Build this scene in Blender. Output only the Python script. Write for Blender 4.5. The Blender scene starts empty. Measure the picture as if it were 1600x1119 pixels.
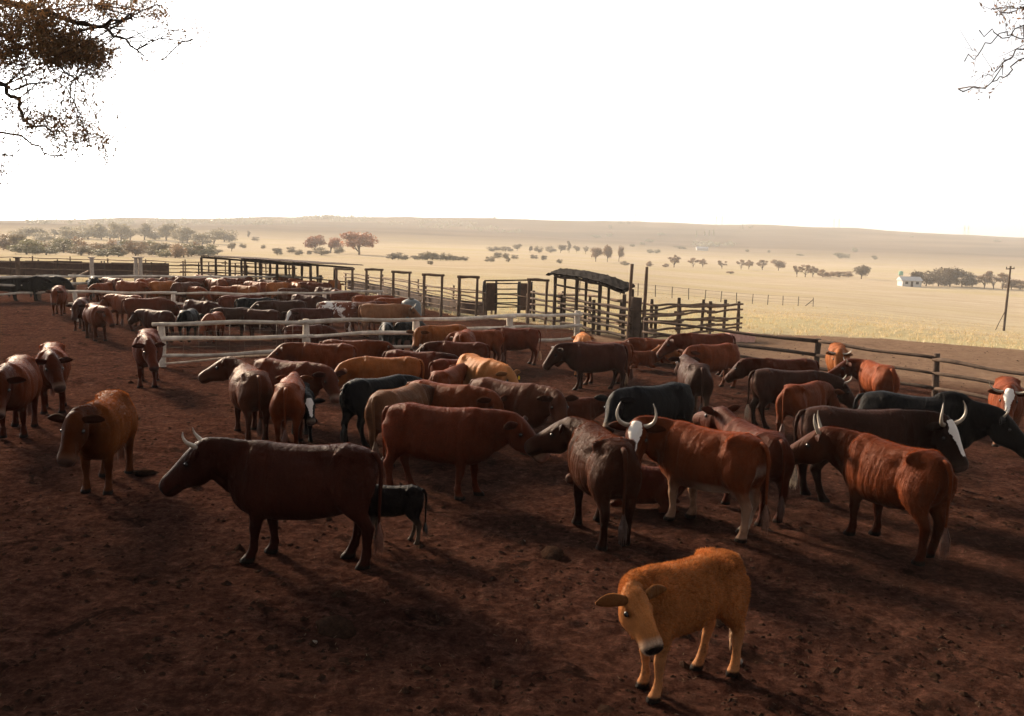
import bpy, math, random
import numpy as np
from mathutils import Vector, Matrix, Euler

random.seed(7)
rng = np.random.default_rng(11)
SC = bpy.context.scene
COL = SC.collection
R = math.radians

# ------------------------------------------------------------------ camera
CAM_H, FPX, ROLL = 3.7, 1500.0, 1.5            # eye height (m), focal length (px of a 1600 wide frame), roll
PITCH = math.degrees(math.atan((559.5 - 365.0) / FPX))
cam_data = bpy.data.cameras.new('camera')
cam_data.sensor_width = 36.0
cam_data.lens = 36.0 * FPX / 1600.0
cam_data.clip_start = 0.1
cam_data.clip_end = 9000.0
cam = bpy.data.objects.new('camera', cam_data)
cam.matrix_world = Matrix.Translation((0, 0, CAM_H)) @ Matrix.Rotation(R(90 - PITCH), 4, 'X') @ Matrix.Rotation(R(ROLL), 4, 'Z')
COL.objects.link(cam)
SC.camera = cam

# ------------------------------------------------------------------ sky, sun, exposure
SUN_EL, SUN_AZ = 21.0, -40.0                   # degrees above the horizon; degrees right of the view (+Y)
world = bpy.data.worlds.new('World')
SC.world = world
world.use_nodes = True
wn = world.node_tree.nodes
wl = world.node_tree.links
bg = wn['Background']
sky = wn.new('ShaderNodeTexSky')
sky.sky_type = 'NISHITA'
sky.sun_disc = False
sky.sun_elevation = R(SUN_EL)
sky.sun_rotation = R(SUN_AZ)
sky.altitude = 1400
sky.air_density = 0.8
sky.dust_density = 6.0
sky.ozone_density = 1.0
hsv = wn.new('ShaderNodeHueSaturation')
hsv.inputs['Saturation'].default_value = 0.10
wl.new(sky.outputs[0], hsv.inputs['Color'])
wl.new(hsv.outputs[0], bg.inputs['Color'])
bg.inputs['Strength'].default_value = 0.10
sun_data = bpy.data.lights.new('sun', 'SUN')
sun_data.energy = 5.0
sun_data.angle = R(11.0)
sun_data.color = (1.0, 0.77, 0.53)
sun = bpy.data.objects.new('sun', sun_data)
sdir = Vector((math.sin(R(SUN_AZ)) * math.cos(R(SUN_EL)), math.cos(R(SUN_AZ)) * math.cos(R(SUN_EL)), math.sin(R(SUN_EL))))
sun.rotation_euler = (-sdir).to_track_quat('-Z', 'Y').to_euler()
sun.location = sdir * 60
COL.objects.link(sun)
SC.view_settings.view_transform = 'Standard'
SC.view_settings.look = 'None'
SC.view_settings.gamma = 1.0
SC.view_settings.exposure = 1.5
SC.view_settings.use_curve_mapping = False
SC.render.engine = 'CYCLES'
SC.cycles.use_denoising = True
SC.cycles.max_bounces = 5
SC.cycles.diffuse_bounces = 2
SC.cycles.glossy_bounces = 2
SC.cycles.transmission_bounces = 2
SC.cycles.volume_bounces = 0
SC.cycles.transparent_max_bounces = 6
SC.cycles.use_adaptive_sampling = True
SC.cycles.adaptive_threshold = 0.02
SC.cycles.sample_clamp_indirect = 4.0

MW = np.array(cam.matrix_world)

def at(px, py, z=0.0):
    """Point on the level z seen at a pixel of the 1600 x 1119 photograph."""
    d = MW[:3, :3] @ np.array(((px - 800.0) / FPX, -(py - 559.5) / FPX, -1.0))
    k = (z - CAM_H) / d[2]
    return np.array((d[0] * k, d[1] * k, z))

def ray_at(px, py, dist):
    """Point on the sight line of a pixel, at the ground distance dist."""
    d = MW[:3, :3] @ np.array(((px - 800.0) / FPX, -(py - 559.5) / FPX, -1.0))
    k = dist / math.hypot(d[0], d[1])
    return np.array((d[0] * k, d[1] * k, CAM_H + d[2] * k))

# ------------------------------------------------------------------ small helpers
def tag(o, label=None, cat=None, group=None, kind=None):
    if label: o['label'] = label
    if cat: o['category'] = cat
    if group: o['group'] = group
    if kind: o['kind'] = kind
    return o

def empty(name, loc=(0, 0, 0), rz=0.0):
    o = bpy.data.objects.new(name, None)
    o.location = loc
    o.rotation_euler = (0, 0, rz)
    o.empty_display_size = 0.2
    COL.objects.link(o)
    return o

def mesh_np(name, V, F, smooth=True):
    me = bpy.data.meshes.new(name)
    V = np.asarray(V, dtype=np.float32)
    if isinstance(F, np.ndarray):
        n, k = F.shape
        me.vertices.add(len(V)); me.vertices.foreach_set('co', V.ravel())
        me.loops.add(n * k); me.loops.foreach_set('vertex_index', F.astype(np.int32).ravel())
        me.polygons.add(n)
        me.polygons.foreach_set('loop_start', np.arange(0, n * k, k, dtype=np.int32))
        me.update(calc_edges=True)
    else:
        me.from_pydata([tuple(v) for v in V], [], F)
        me.update()
    me.polygons.foreach_set('use_smooth', [smooth] * len(me.polygons))
    return me

def obj(name, me, mat=None, parent=None, loc=None):
    o = bpy.data.objects.new(name, me)
    if mat is not None and len(me.materials) == 0:
        me.materials.append(mat)
    if parent is not None:
        o.parent = parent
    if loc is not None:
        o.location = loc
    COL.objects.link(o)
    return o

class MB:
    """Collects shapes into one mesh."""
    def __init__(s): s.v = []; s.f = []
    def add(s, V, F):
        o = len(s.v); s.v.extend([tuple(p) for p in V]); s.f.extend([tuple(i + o for i in f) for f in F]); return s
    def tube(s, P, rad, n=8, flat=None):
        return s.add(*tube(P, rad, n))
    def box(s, a, b):
        (x0, y0, z0), (x1, y1, z1) = a, b
        V = [(x0,y0,z0),(x1,y0,z0),(x1,y1,z0),(x0,y1,z0),(x0,y0,z1),(x1,y0,z1),(x1,y1,z1),(x0,y1,z1)]
        return s.add(V, [(0,3,2,1),(4,5,6,7),(0,1,5,4),(1,2,6,5),(2,3,7,6),(3,0,4,7)])
    def mesh(s, name, smooth=True): return mesh_np(name, s.v, s.f, smooth)

def unit(v):
    v = np.asarray(v, float); n = np.linalg.norm(v)
    return v / n if n > 1e-9 else v

def loft(C, A, B, ra, rb, n=16, pw=1.0):
    """Closed loft through centres C with section axes A, B (per station) and half sizes ra, rb."""
    V, F = [], []
    m = len(C)
    for i in range(m):
        for k in range(n):
            t = 2 * math.pi * k / n
            c, sn = math.cos(t), math.sin(t)
            c = math.copysign(abs(c) ** pw, c); sn = math.copysign(abs(sn) ** pw, sn)
            V.append(np.asarray(C[i]) + np.asarray(A[i]) * ra[i] * c + np.asarray(B[i]) * rb[i] * sn)
    for i in range(m - 1):
        for k in range(n):
            a, b = i * n + k, i * n + (k + 1) % n
            F.append((a, b, b + n, a + n))
    V.append(np.asarray(C[0], float)); V.append(np.asarray(C[-1], float))
    for k in range(n):
        F.append((len(V) - 2, (k + 1) % n, k))
        F.append((len(V) - 1, (m - 1) * n + k, (m - 1) * n + (k + 1) % n))
    return V, F

def tube(P, rad, n=8):
    P = [np.asarray(p, float) for p in P]
    A, B = [], []
    ref = None
    for i in range(len(P)):
        d = unit(P[min(i + 1, len(P) - 1)] - P[max(i - 1, 0)])
        if ref is None:
            ref = np.array((0, 0, 1.0)) if abs(d[2]) < 0.9 else np.array((1.0, 0, 0))
        a = unit(np.cross(d, ref)); b = np.cross(a, d)
        ref = b
        A.append(a); B.append(b)
    return loft(P, A, B, rad, rad, n)

# value noise on numpy arrays (used for relief and scatter)
_perm = rng.random((256, 256))
def vnoise(x, y):
    xi = np.floor(x).astype(int); yi = np.floor(y).astype(int)
    fx = x - xi; fy = y - yi
    fx = fx * fx * (3 - 2 * fx); fy = fy * fy * (3 - 2 * fy)
    g = lambda a, b: _perm[a & 255, b & 255]
    return (g(xi, yi) * (1 - fx) + g(xi + 1, yi) * fx) * (1 - fy) + (g(xi, yi + 1) * (1 - fx) + g(xi + 1, yi + 1) * fx) * fy
def fbm(x, y, o=4, gain=0.5):
    s = 0; a = 1; t = 0
    for i in range(o):
        s = s + a * vnoise(x * 2 ** i + 17.3 * i, y * 2 ** i + 5.1 * i); t += a; a *= gain
    return s / t

# ------------------------------------------------------------------ materials
def new_mat(name):
    m = bpy.data.materials.new(name)
    m.use_nodes = True
    nt = m.node_tree
    return m, nt, nt.nodes, nt.links, nt.nodes['Principled BSDF']

def mixc(N, L, fac, a, b, mode='MIX'):
    n = N.new('ShaderNodeMix'); n.data_type = 'RGBA'; n.blend_type = mode
    for sock, val in ((n.inputs[0], fac), (n.inputs[6], a), (n.inputs[7], b)):
        if hasattr(val, 'links'): L.new(val, sock)
        elif isinstance(val, (int, float)): sock.default_value = val
        else: sock.default_value = (*val, 1)
    return n.outputs[2]

def math_(N, L, op, a, b=None, clamp=False):
    n = N.new('ShaderNodeMath'); n.operation = op; n.use_clamp = clamp
    for sock, val in ((n.inputs[0], a), (n.inputs[1], b)):
        if val is None: continue
        if hasattr(val, 'links'): L.new(val, sock)
        else: sock.default_value = val
    return n.outputs[0]

def noise(N, L, scale, vec=None, detail=4, rough=0.6, dist=0.0):
    n = N.new('ShaderNodeTexNoise')
    n.inputs['Scale'].default_value = scale; n.inputs['Detail'].default_value = detail
    n.inputs['Roughness'].default_value = rough; n.inputs['Distortion'].default_value = dist
    if vec is not None: L.new(vec, n.inputs['Vector'])
    return n.outputs['Fac']

def ramp(N, L, fac, stops):
    n = N.new('ShaderNodeValToRGB'); L.new(fac, n.inputs[0])
    e = n.color_ramp.elements
    while len(e) < len(stops): e.new(0.5)
    for el, (p, c) in zip(e, stops):
        el.position = p; el.color = (*c, 1) if len(c) == 3 else c
    return n.outputs[0]

def bump(N, L, h, strength, dist, bsdf):
    n = N.new('ShaderNodeBump'); n.inputs['Strength'].default_value = strength; n.inputs['Distance'].default_value = dist
    L.new(h, n.inputs['Height']); L.new(n.outputs[0], bsdf.inputs['Normal'])

def attr(N, name, kind='GEOMETRY'):
    n = N.new('ShaderNodeAttribute'); n.attribute_name = name; n.attribute_type = kind
    return n

def simple_mat(name, c0, c1, scale=4.0, rough=0.8, bstr=0.4, bdist=0.01, spec=0.06, stretch=None):
    m, nt, N, L, b = new_mat(name)
    tc = N.new('ShaderNodeTexCoord'); v = tc.outputs['Object']
    if stretch:
        mp = N.new('ShaderNodeMapping'); mp.inputs['Scale'].default_value = stretch; L.new(v, mp.inputs[0]); v = mp.outputs[0]
    n = noise(N, L, scale, v, 6, 0.65)
    col = ramp(N, L, n, [(0.3, c0), (0.7, c1)])
    oi = N.new('ShaderNodeObjectInfo')
    k = N.new('ShaderNodeMapRange'); L.new(oi.outputs['Random'], k.inputs[0]); k.inputs[3].default_value = 0.75; k.inputs[4].default_value = 1.15
    cc = mixc(N, L, 1.0, col, k.outputs[0], 'MULTIPLY')
    L.new(cc, b.inputs['Base Color'])
    b.inputs['Roughness'].default_value = rough
    b.inputs['Specular IOR Level'].default_value = spec
    bump(N, L, noise(N, L, scale * 4, v, 5, 0.7), bstr, bdist, b)
    return m

M = {}
M['pale_pole'] = simple_mat('weathered_pale_pole', (0.26, 0.215, 0.17), (0.68, 0.61, 0.52), 3.0, 0.75, 0.5, 0.006)
M['dark_pole'] = simple_mat('dark_weathered_pole', (0.03, 0.020, 0.015), (0.09, 0.062, 0.046), 3.0, 0.85, 0.6, 0.008)
M['brown_pole'] = simple_mat('brown_weathered_pole', (0.07, 0.044, 0.030), (0.17, 0.115, 0.08), 3.0, 0.85, 0.6, 0.008)
M['steel'] = simple_mat('dark_painted_steel', (0.018, 0.014, 0.013), (0.045, 0.035, 0.03), 6.0, 0.6, 0.1, 0.002)
M['rust_sheet'] = simple_mat('rusty_sheet_metal', (0.03, 0.018, 0.014), (0.075, 0.04, 0.028), 5.0, 0.75, 0.2, 0.003)
M['concrete'] = simple_mat('old_concrete', (0.28, 0.23, 0.19), (0.45, 0.38, 0.31), 8.0, 0.9, 0.4, 0.004)
M['brick'] = simple_mat('pinkish_block', (0.36, 0.19, 0.15), (0.50, 0.30, 0.24), 8.0, 0.9, 0.4, 0.004)
M['wire'] = simple_mat('rusty_wire', (0.06, 0.04, 0.03), (0.12, 0.085, 0.065), 8.0, 0.5, 0.1, 0.001)
M['bark'] = simple_mat('rough_bark', (0.022, 0.015, 0.012), (0.07, 0.048, 0.036), 5.0, 0.9, 0.9, 0.02, stretch=(1, 1, 0.3))
M['far_bark'] = simple_mat('far_bark', (0.05, 0.035, 0.028), (0.11, 0.08, 0.06), 2.0, 0.9)
M['white_wall'] = simple_mat('whitewashed_wall', (0.42, 0.40, 0.37), (0.55, 0.53, 0.50), 1.0, 0.8)
M['roof'] = simple_mat('grey_roof_sheet', (0.30, 0.30, 0.31), (0.45, 0.45, 0.46), 2.0, 0.5)
M['glass_dark'] = simple_mat('dark_window_glass', (0.02, 0.02, 0.022), (0.04, 0.04, 0.045), 2.0, 0.1, 0.0, 0.0)
M['green_paint'] = simple_mat('faded_green_paint', (0.12, 0.30, 0.22), (0.2, 0.4, 0.3), 2.0, 0.6)
M['pylon_steel'] = simple_mat('pylon_steel', (0.2, 0.2, 0.2), (0.32, 0.32, 0.32), 2.0, 0.5)
M['tag_yellow'] = simple_mat('yellow_plastic_tag', (0.75, 0.50, 0.03), (0.85, 0.6, 0.05), 2.0, 0.4, 0.0, 0.0)
M['drum'] = simple_mat('grey_drum', (0.10, 0.11, 0.11), (0.2, 0.21, 0.21), 6.0, 0.5, 0.1, 0.002)

def horn_mat():
    m, nt, N, L, b = new_mat('horn')
    a = attr(N, 'tip')
    tc = N.new('ShaderNodeTexCoord')
    n = noise(N, L, 30, tc.outputs['Object'], 4)
    c = ramp(N, L, a.outputs['Fac'], [(0.0, (0.16, 0.12, 0.09)), (0.25, (0.36, 0.31, 0.24)), (0.7, (0.46, 0.41, 0.34)), (1.0, (0.08, 0.06, 0.05))])
    c2 = mixc(N, L, 0.35, c, ramp(N, L, n, [(0.3, (0.5, 0.45, 0.4)), (0.7, (1, 1, 1))]), 'MULTIPLY')
    L.new(c2, b.inputs['Base Color']); b.inputs['Roughness'].default_value = 0.42
    bump(N, L, n, 0.2, 0.003, b)
    return m
M['horn'] = horn_mat()
def eye_mat():
    m, nt, N, L, b = new_mat('dark_eye')
    b.inputs['Base Color'].default_value = (0.008, 0.006, 0.006, 1); b.inputs['Roughness'].default_value = 0.25
    return m
M['eye'] = eye_mat()

def coat_mat(name='cattle_coat', through=0.0):
    """Short cattle hair: the coat colour is the object's own colour; masks on the mesh give nose, blaze, hooves, darker points."""
    m, nt, N, L, b = new_mat(name)
    oi = N.new('ShaderNodeObjectInfo')
    tc = N.new('ShaderNodeTexCoord'); ov = tc.outputs['Object']
    a1 = attr(N, 'mask_face'); a2 = attr(N, 'mask_body')
    s1 = N.new('ShaderNodeSeparateColor'); L.new(a1.outputs['Color'], s1.inputs[0])
    s2 = N.new('ShaderNodeSeparateColor'); L.new(a2.outputs['Color'], s2.inputs[0])
    prop = lambda n: attr(N, n, 'OBJECT').outputs['Fac']
    big = noise(N, L, 2.3, ov, 3, 0.55)
    mp = N.new('ShaderNodeMapping'); mp.inputs['Scale'].default_value = (14, 30, 30); L.new(ov, mp.inputs[0])
    fine = noise(N, L, 3.0, mp.outputs[0], 6, 0.75)
    k1 = N.new('ShaderNodeMapRange'); L.new(big, k1.inputs[0]); k1.inputs[1].default_value = 0.3; k1.inputs[2].default_value = 0.7; k1.inputs[3].default_value = 0.70; k1.inputs[4].default_value = 1.22
    k2 = N.new('ShaderNodeMapRange'); L.new(fine, k2.inputs[0]); k2.inputs[1].default_value = 0.3; k2.inputs[2].default_value = 0.7; k2.inputs[3].default_value = 0.72; k2.inputs[4].default_value = 1.22
    kk = math_(N, L, 'MULTIPLY', k1.outputs[0], k2.outputs[0])
    base = mixc(N, L, 1.0, oi.outputs['Color'], kk, 'MULTIPLY')
    # darker head, neck and points
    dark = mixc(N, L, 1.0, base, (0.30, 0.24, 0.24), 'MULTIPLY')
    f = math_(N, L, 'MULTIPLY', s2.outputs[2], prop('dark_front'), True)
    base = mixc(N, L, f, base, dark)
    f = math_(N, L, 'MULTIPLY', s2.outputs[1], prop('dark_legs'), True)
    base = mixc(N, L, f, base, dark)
    # pale lower legs and belly
    pale = (0.36, 0.26, 0.18)
    f = math_(N, L, 'MULTIPLY', s2.outputs[1], prop('pale_legs'), True)
    base = mixc(N, L, f, base, pale)
    f = math_(N, L, 'MULTIPLY', a2.outputs['Alpha'], prop('pale_belly'), True)
    base = mixc(N, L, f, base, (0.60, 0.52, 0.44))
    # white spotting
    spot = noise(N, L, 3.4, ov, 5, 0.6, 0.6)
    sp = ramp(N, L, spot, [(0.50, (0, 0, 0)), (0.54, (1, 1, 1))])
    f = math_(N, L, 'MULTIPLY', sp, prop('spots'), True)
    f = math_(N, L, 'MULTIPLY', f, math_(N, L, 'SUBTRACT', 1.0, s2.outputs[2], True), True)
    base = mixc(N, L, f, (base), (0.66, 0.62, 0.57))
    # blaze with an uneven edge
    en = noise(N, L, 26, ov, 3, 0.6)
    bz = math_(N, L, 'ADD', s1.outputs[2], math_(N, L, 'MULTIPLY', math_(N, L, 'SUBTRACT', en, 0.5), 1.2))
    bz = ramp(N, L, bz, [(0.42, (0, 0, 0)), (0.52, (1, 1, 1))])
    f = math_(N, L, 'MULTIPLY', bz, prop('blaze'), True)
    base = mixc(N, L, f, base, (0.72, 0.69, 0.65))
    # muzzle ring, nose pad, hooves
    f = math_(N, L, 'MULTIPLY', s1.outputs[1], math_(N, L, 'MULTIPLY', prop('pale_muzzle'), 0.45), True)
    base = mixc(N, L, f, base, (0.42, 0.31, 0.23))
    base = mixc(N, L, s1.outputs[0], base, mixc(N, L, prop('dark_nose'), (0.32, 0.17, 0.13), (0.014, 0.011, 0.011)))
    base = mixc(N, L, s2.outputs[0], base, (0.011, 0.0085, 0.0075))
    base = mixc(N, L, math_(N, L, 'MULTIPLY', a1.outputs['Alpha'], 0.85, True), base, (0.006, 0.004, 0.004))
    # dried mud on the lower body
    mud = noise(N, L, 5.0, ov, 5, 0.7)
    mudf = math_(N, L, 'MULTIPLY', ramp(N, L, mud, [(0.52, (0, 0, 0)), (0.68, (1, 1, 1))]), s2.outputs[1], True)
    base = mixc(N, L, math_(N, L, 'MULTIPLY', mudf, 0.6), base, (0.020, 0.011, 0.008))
    L.new(base, b.inputs['Base Color'])
    b.inputs['Roughness'].default_value = 0.5
    b.inputs['Specular IOR Level'].default_value = 0.0 if through else 0.03
    L.new(mixc(N, L, 0.5, oi.outputs['Color'], (1.0, 0.9, 0.8)), b.inputs['Specular Tint'])
    b.inputs['Sheen Weight'].default_value = 0.0
    b.inputs['Sheen Roughness'].default_value = 0.35
    L.new(mixc(N, L, 0.3, oi.outputs['Color'], (1.0, 0.55, 0.3)), b.inputs['Sheen Tint'])
    mp2 = N.new('ShaderNodeMapping'); mp2.inputs['Scale'].default_value = (9, 3, 3); L.new(ov, mp2.inputs[0])
    hide = noise(N, L, 1.0, mp2.outputs[0], 4, 0.6, 0.4)
    bump(N, L, math_(N, L, 'ADD', math_(N, L, 'MULTIPLY', hide, 3.4), math_(N, L, 'MULTIPLY', fine, 0.55)), 0.55, 0.022, b)
    if through:
        gi = N.new('ShaderNodeNewGeometry')
        base = mixc(N, L, 1.0, base, ramp(N, L, gi.outputs['Random Per Island'], [(0.0, (0.45, 0.42, 0.40)), (0.5, (1, 1, 1)), (1.0, (1.7, 1.6, 1.5))]), 'MULTIPLY'); L.new(base, b.inputs['Base Color'])
        t = N.new('ShaderNodeBsdfTranslucent'); L.new(mixc(N, L, 1.0, base, (1.5, 1.3, 1.1), 'MULTIPLY'), t.inputs['Color'])
        mx = N.new('ShaderNodeMixShader'); mx.inputs[0].default_value = through
        L.new(b.outputs[0], mx.inputs[1]); L.new(t.outputs[0], mx.inputs[2]); L.new(mx.outputs[0], N['Material Output'].inputs['Surface'])
    return m
M['coat'] = coat_mat()
M['fur'] = coat_mat('cattle_hair', 0.5)

def hair_mat():
    m, nt, N, L, b = new_mat('tail_hair')
    oi = N.new('ShaderNodeObjectInfo'); tc = N.new('ShaderNodeTexCoord')
    n = noise(N, L, 40, tc.outputs['Object'], 3)
    L.new(mixc(N, L, 1.0, oi.outputs['Color'], ramp(N, L, n, [(0.3, (0.5, 0.5, 0.5)), (0.7, (1.2, 1.2, 1.2))]), 'MULTIPLY'), b.inputs['Base Color'])
    b.inputs['Roughness'].default_value = 0.6
    return m
M['tail_hair'] = hair_mat()

def leaf_mat(name, cols, trans=0.45):
    m, nt, N, L, b = new_mat(name)
    g = N.new('ShaderNodeNewGeometry')
    c = ramp(N, L, g.outputs['Random Per Island'], [(i / (len(cols) - 1), c) for i, c in enumerate(cols)])
    oi = N.new('ShaderNodeObjectInfo')
    c = mixc(N, L, 1.0, c, oi.outputs['Color'], 'MULTIPLY')
    L.new(c, b.inputs['Base Color']); b.inputs['Roughness'].default_value = 0.6; b.inputs['Specular IOR Level'].default_value = 0.25
    t = N.new('ShaderNodeBsdfTranslucent'); L.new(c, t.inputs['Color'])
    mx = N.new('ShaderNodeMixShader'); mx.inputs[0].default_value = trans
    L.new(b.outputs[0], mx.inputs[1]); L.new(t.outputs[0], mx.inputs[2])
    L.new(mx.outputs[0], nt.nodes['Material Output'].inputs['Surface'])
    return m
M['leaf_near'] = leaf_mat('brown_feathery_leaf', [(0.085, 0.052, 0.024), (0.12, 0.065, 0.030), (0.19, 0.092, 0.036), (0.08, 0.066, 0.034)], 0.5)
M['leaf_far'] = leaf_mat('far_leaf', [(0.12, 0.10, 0.072), (0.17, 0.145, 0.105), (0.22, 0.185, 0.135)], 0.3)  # foliage tones lightened to stand in for mist

def ground_mat():
    m, nt, N, L, b = new_mat('corral_and_grassland')
    geo = N.new('ShaderNodeNewGeometry'); P = geo.outputs['Position']
    dm = attr(N, 'dirt').outputs['Fac']
    # ---- churned soil and dung
    n1 = noise(N, L, 0.35, P, 4, 0.6); n2 = noise(N, L, 3.0, P, 8, 0.78, 0.4); n3 = noise(N, L, 11, P, 8, 0.8); n4 = noise(N, L, 60, P, 3, 0.7)
    soil = ramp(N, L, n2, [(0.28, (0.014, 0.0062, 0.0046)), (0.5, (0.047, 0.0205, 0.0150)), (0.72, (0.108, 0.0540, 0.0390))])
    soil = mixc(N, L, ramp(N, L, n1, [(0.4, (0, 0, 0)), (0.62, (0.5, 0.5, 0.5))]), soil, (0.066, 0.0305, 0.0210))
    soil = mixc(N, L, 0.75, soil, ramp(N, L, n3, [(0.32, (0.15, 0.14, 0.14)), (0.5, (0.85, 0.85, 0.85)), (0.70, (2.4, 2.3, 2.2))]), 'MULTIPLY')  # dark pits and bright crumbs: relief shading painted into the soil colour
    fleck = ramp(N, L, n4, [(0.66, (0, 0, 0)), (0.74, (1, 1, 1))])
    soil = mixc(N, L, math_(N, L, 'MULTIPLY', fleck, 0.35), soil, (0.12, 0.08, 0.05))
    blot = ramp(N, L, noise(N, L, 1.5, P, 6, 0.7, 1.0), [(0.57, (0, 0, 0)), (0.63, (1, 1, 1))])
    soil = mixc(N, L, math_(N, L, 'MULTIPLY', blot, 0.7), soil, (0.009, 0.006, 0.005))
    # ---- dry winter grass
    mp = N.new('ShaderNodeMapping'); mp.inputs['Scale'].default_value = (0.35, 1.0, 1.0); mp.inputs['Rotation'].default_value = (0, 0, 0.25); L.new(P, mp.inputs[0])
    g1 = noise(N, L, 0.02, mp.outputs[0], 6, 0.6); g2 = noise(N, L, 0.16, mp.outputs[0], 6, 0.7); g3 = noise(N, L, 2.5, P, 5, 0.7)
    grass = ramp(N, L, g2, [(0.25, (0.265, 0.210, 0.138)), (0.5, (0.365, 0.302, 0.218)), (0.75, (0.44, 0.378, 0.285))])
    grass = mixc(N, L, ramp(N, L, g1, [(0.48, (0, 0, 0)), (0.7, (0.8, 0.8, 0.8))]), grass, (0.33, 0.28, 0.15))
    grass = mixc(N, L, 0.5, grass, ramp(N, L, g3, [(0.25, (0.45, 0.42, 0.38)), (0.6, (1.05, 1.05, 1.05))]), 'MULTIPLY')
    gr = attr(N, 'green').outputs['Fac']
    grass = mixc(N, L, math_(N, L, 'MULTIPLY', math_(N, L, 'MULTIPLY', gr, 0.6), ramp(N, L, g2, [(0.3, (0.3, 0.3, 0.3)), (0.7, (1, 1, 1))])), grass, (0.34, 0.32, 0.15))
    # ---- veld on the far hill
    hl = attr(N, 'hill').outputs['Fac']
    h1 = noise(N, L, 0.009, mp.outputs[0], 7, 0.65); 
    hill = ramp(N, L, h1, [(0.3, (0.04, 0.035, 0.026)), (0.5, (0.085, 0.064, 0.046)), (0.7, (0.135, 0.098, 0.07))])
    grass = mixc(N, L, hl, grass, hill)
    en = noise(N, L, 0.7, P, 6, 0.75)
    e = math_(N, L, 'ADD', dm, math_(N, L, 'MULTIPLY', math_(N, L, 'SUBTRACT', en, 0.5), 1.1))
    fac = ramp(N, L, e, [(0.36, (0, 0, 0)), (0.62, (1, 1, 1))])
    tr = attr(N, 'trampled').outputs['Fac']
    dry = ramp(N, L, n2, [(0.3, (0.12, 0.075, 0.052)), (0.7, (0.22, 0.15, 0.105))])
    soil = mixc(N, L, tr, soil, dry)
    L.new(mixc(N, L, fac, grass, soil), b.inputs['Base Color'])
    b.inputs['Roughness'].default_value = 1.0
    b.inputs['Specular IOR Level'].default_value = 0.0
    hh = math_(N, L, 'ADD', math_(N, L, 'MULTIPLY', n3, 1.0), math_(N, L, 'MULTIPLY', n4, 0.35))
    bump(N, L, hh, 1.0, 0.09, b)
    return m
M['ground'] = ground_mat()
# ------------------------------------------------------------------ cattle
def bez(p0, p1, p2, p3, n):
    out = []
    for i in range(n):
        t = i / (n - 1); u = 1 - t
        out.append(u**3*p0 + 3*u*u*t*p1 + 3*u*t*t*p2 + t**3*p3)
    return out

def ellipsoid(c, r, n=10, m=7):
    C, A, B, ra, rb = [], [], [], [], []
    for i in range(m):
        a = math.pi * (i + 0.35) / (m - 0.3) - math.pi / 2
        C.append(np.array(c) + np.array((0, 0, r[2] * math.sin(a))))
        A.append((1, 0, 0)); B.append((0, 1, 0)); ra.append(r[0] * math.cos(a)); rb.append(r[1] * math.cos(a))
    return loft(C, A, B, ra, rb, n)

TORSO = [  # x, top, bottom, half width
    (-0.84, 1.17, 0.98, 0.07), (-0.79, 1.25, 0.86, 0.15), (-0.70, 1.285, 0.74, 0.205), (-0.58, 1.305, 0.66, 0.235), (-0.44, 1.31, 0.60, 0.25),
    (-0.28, 1.29, 0.565, 0.265), (-0.08, 1.275, 0.535, 0.295), (0.12, 1.275, 0.525, 0.30), (0.30, 1.285, 0.52, 0.285),
    (0.45, 1.305, 0.525, 0.262), (0.58, 1.31, 0.545, 0.238), (0.70, 1.27, 0.59, 0.19), (0.80, 1.19, 0.66, 0.125), (0.86, 1.10, 0.78, 0.06)]

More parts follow.
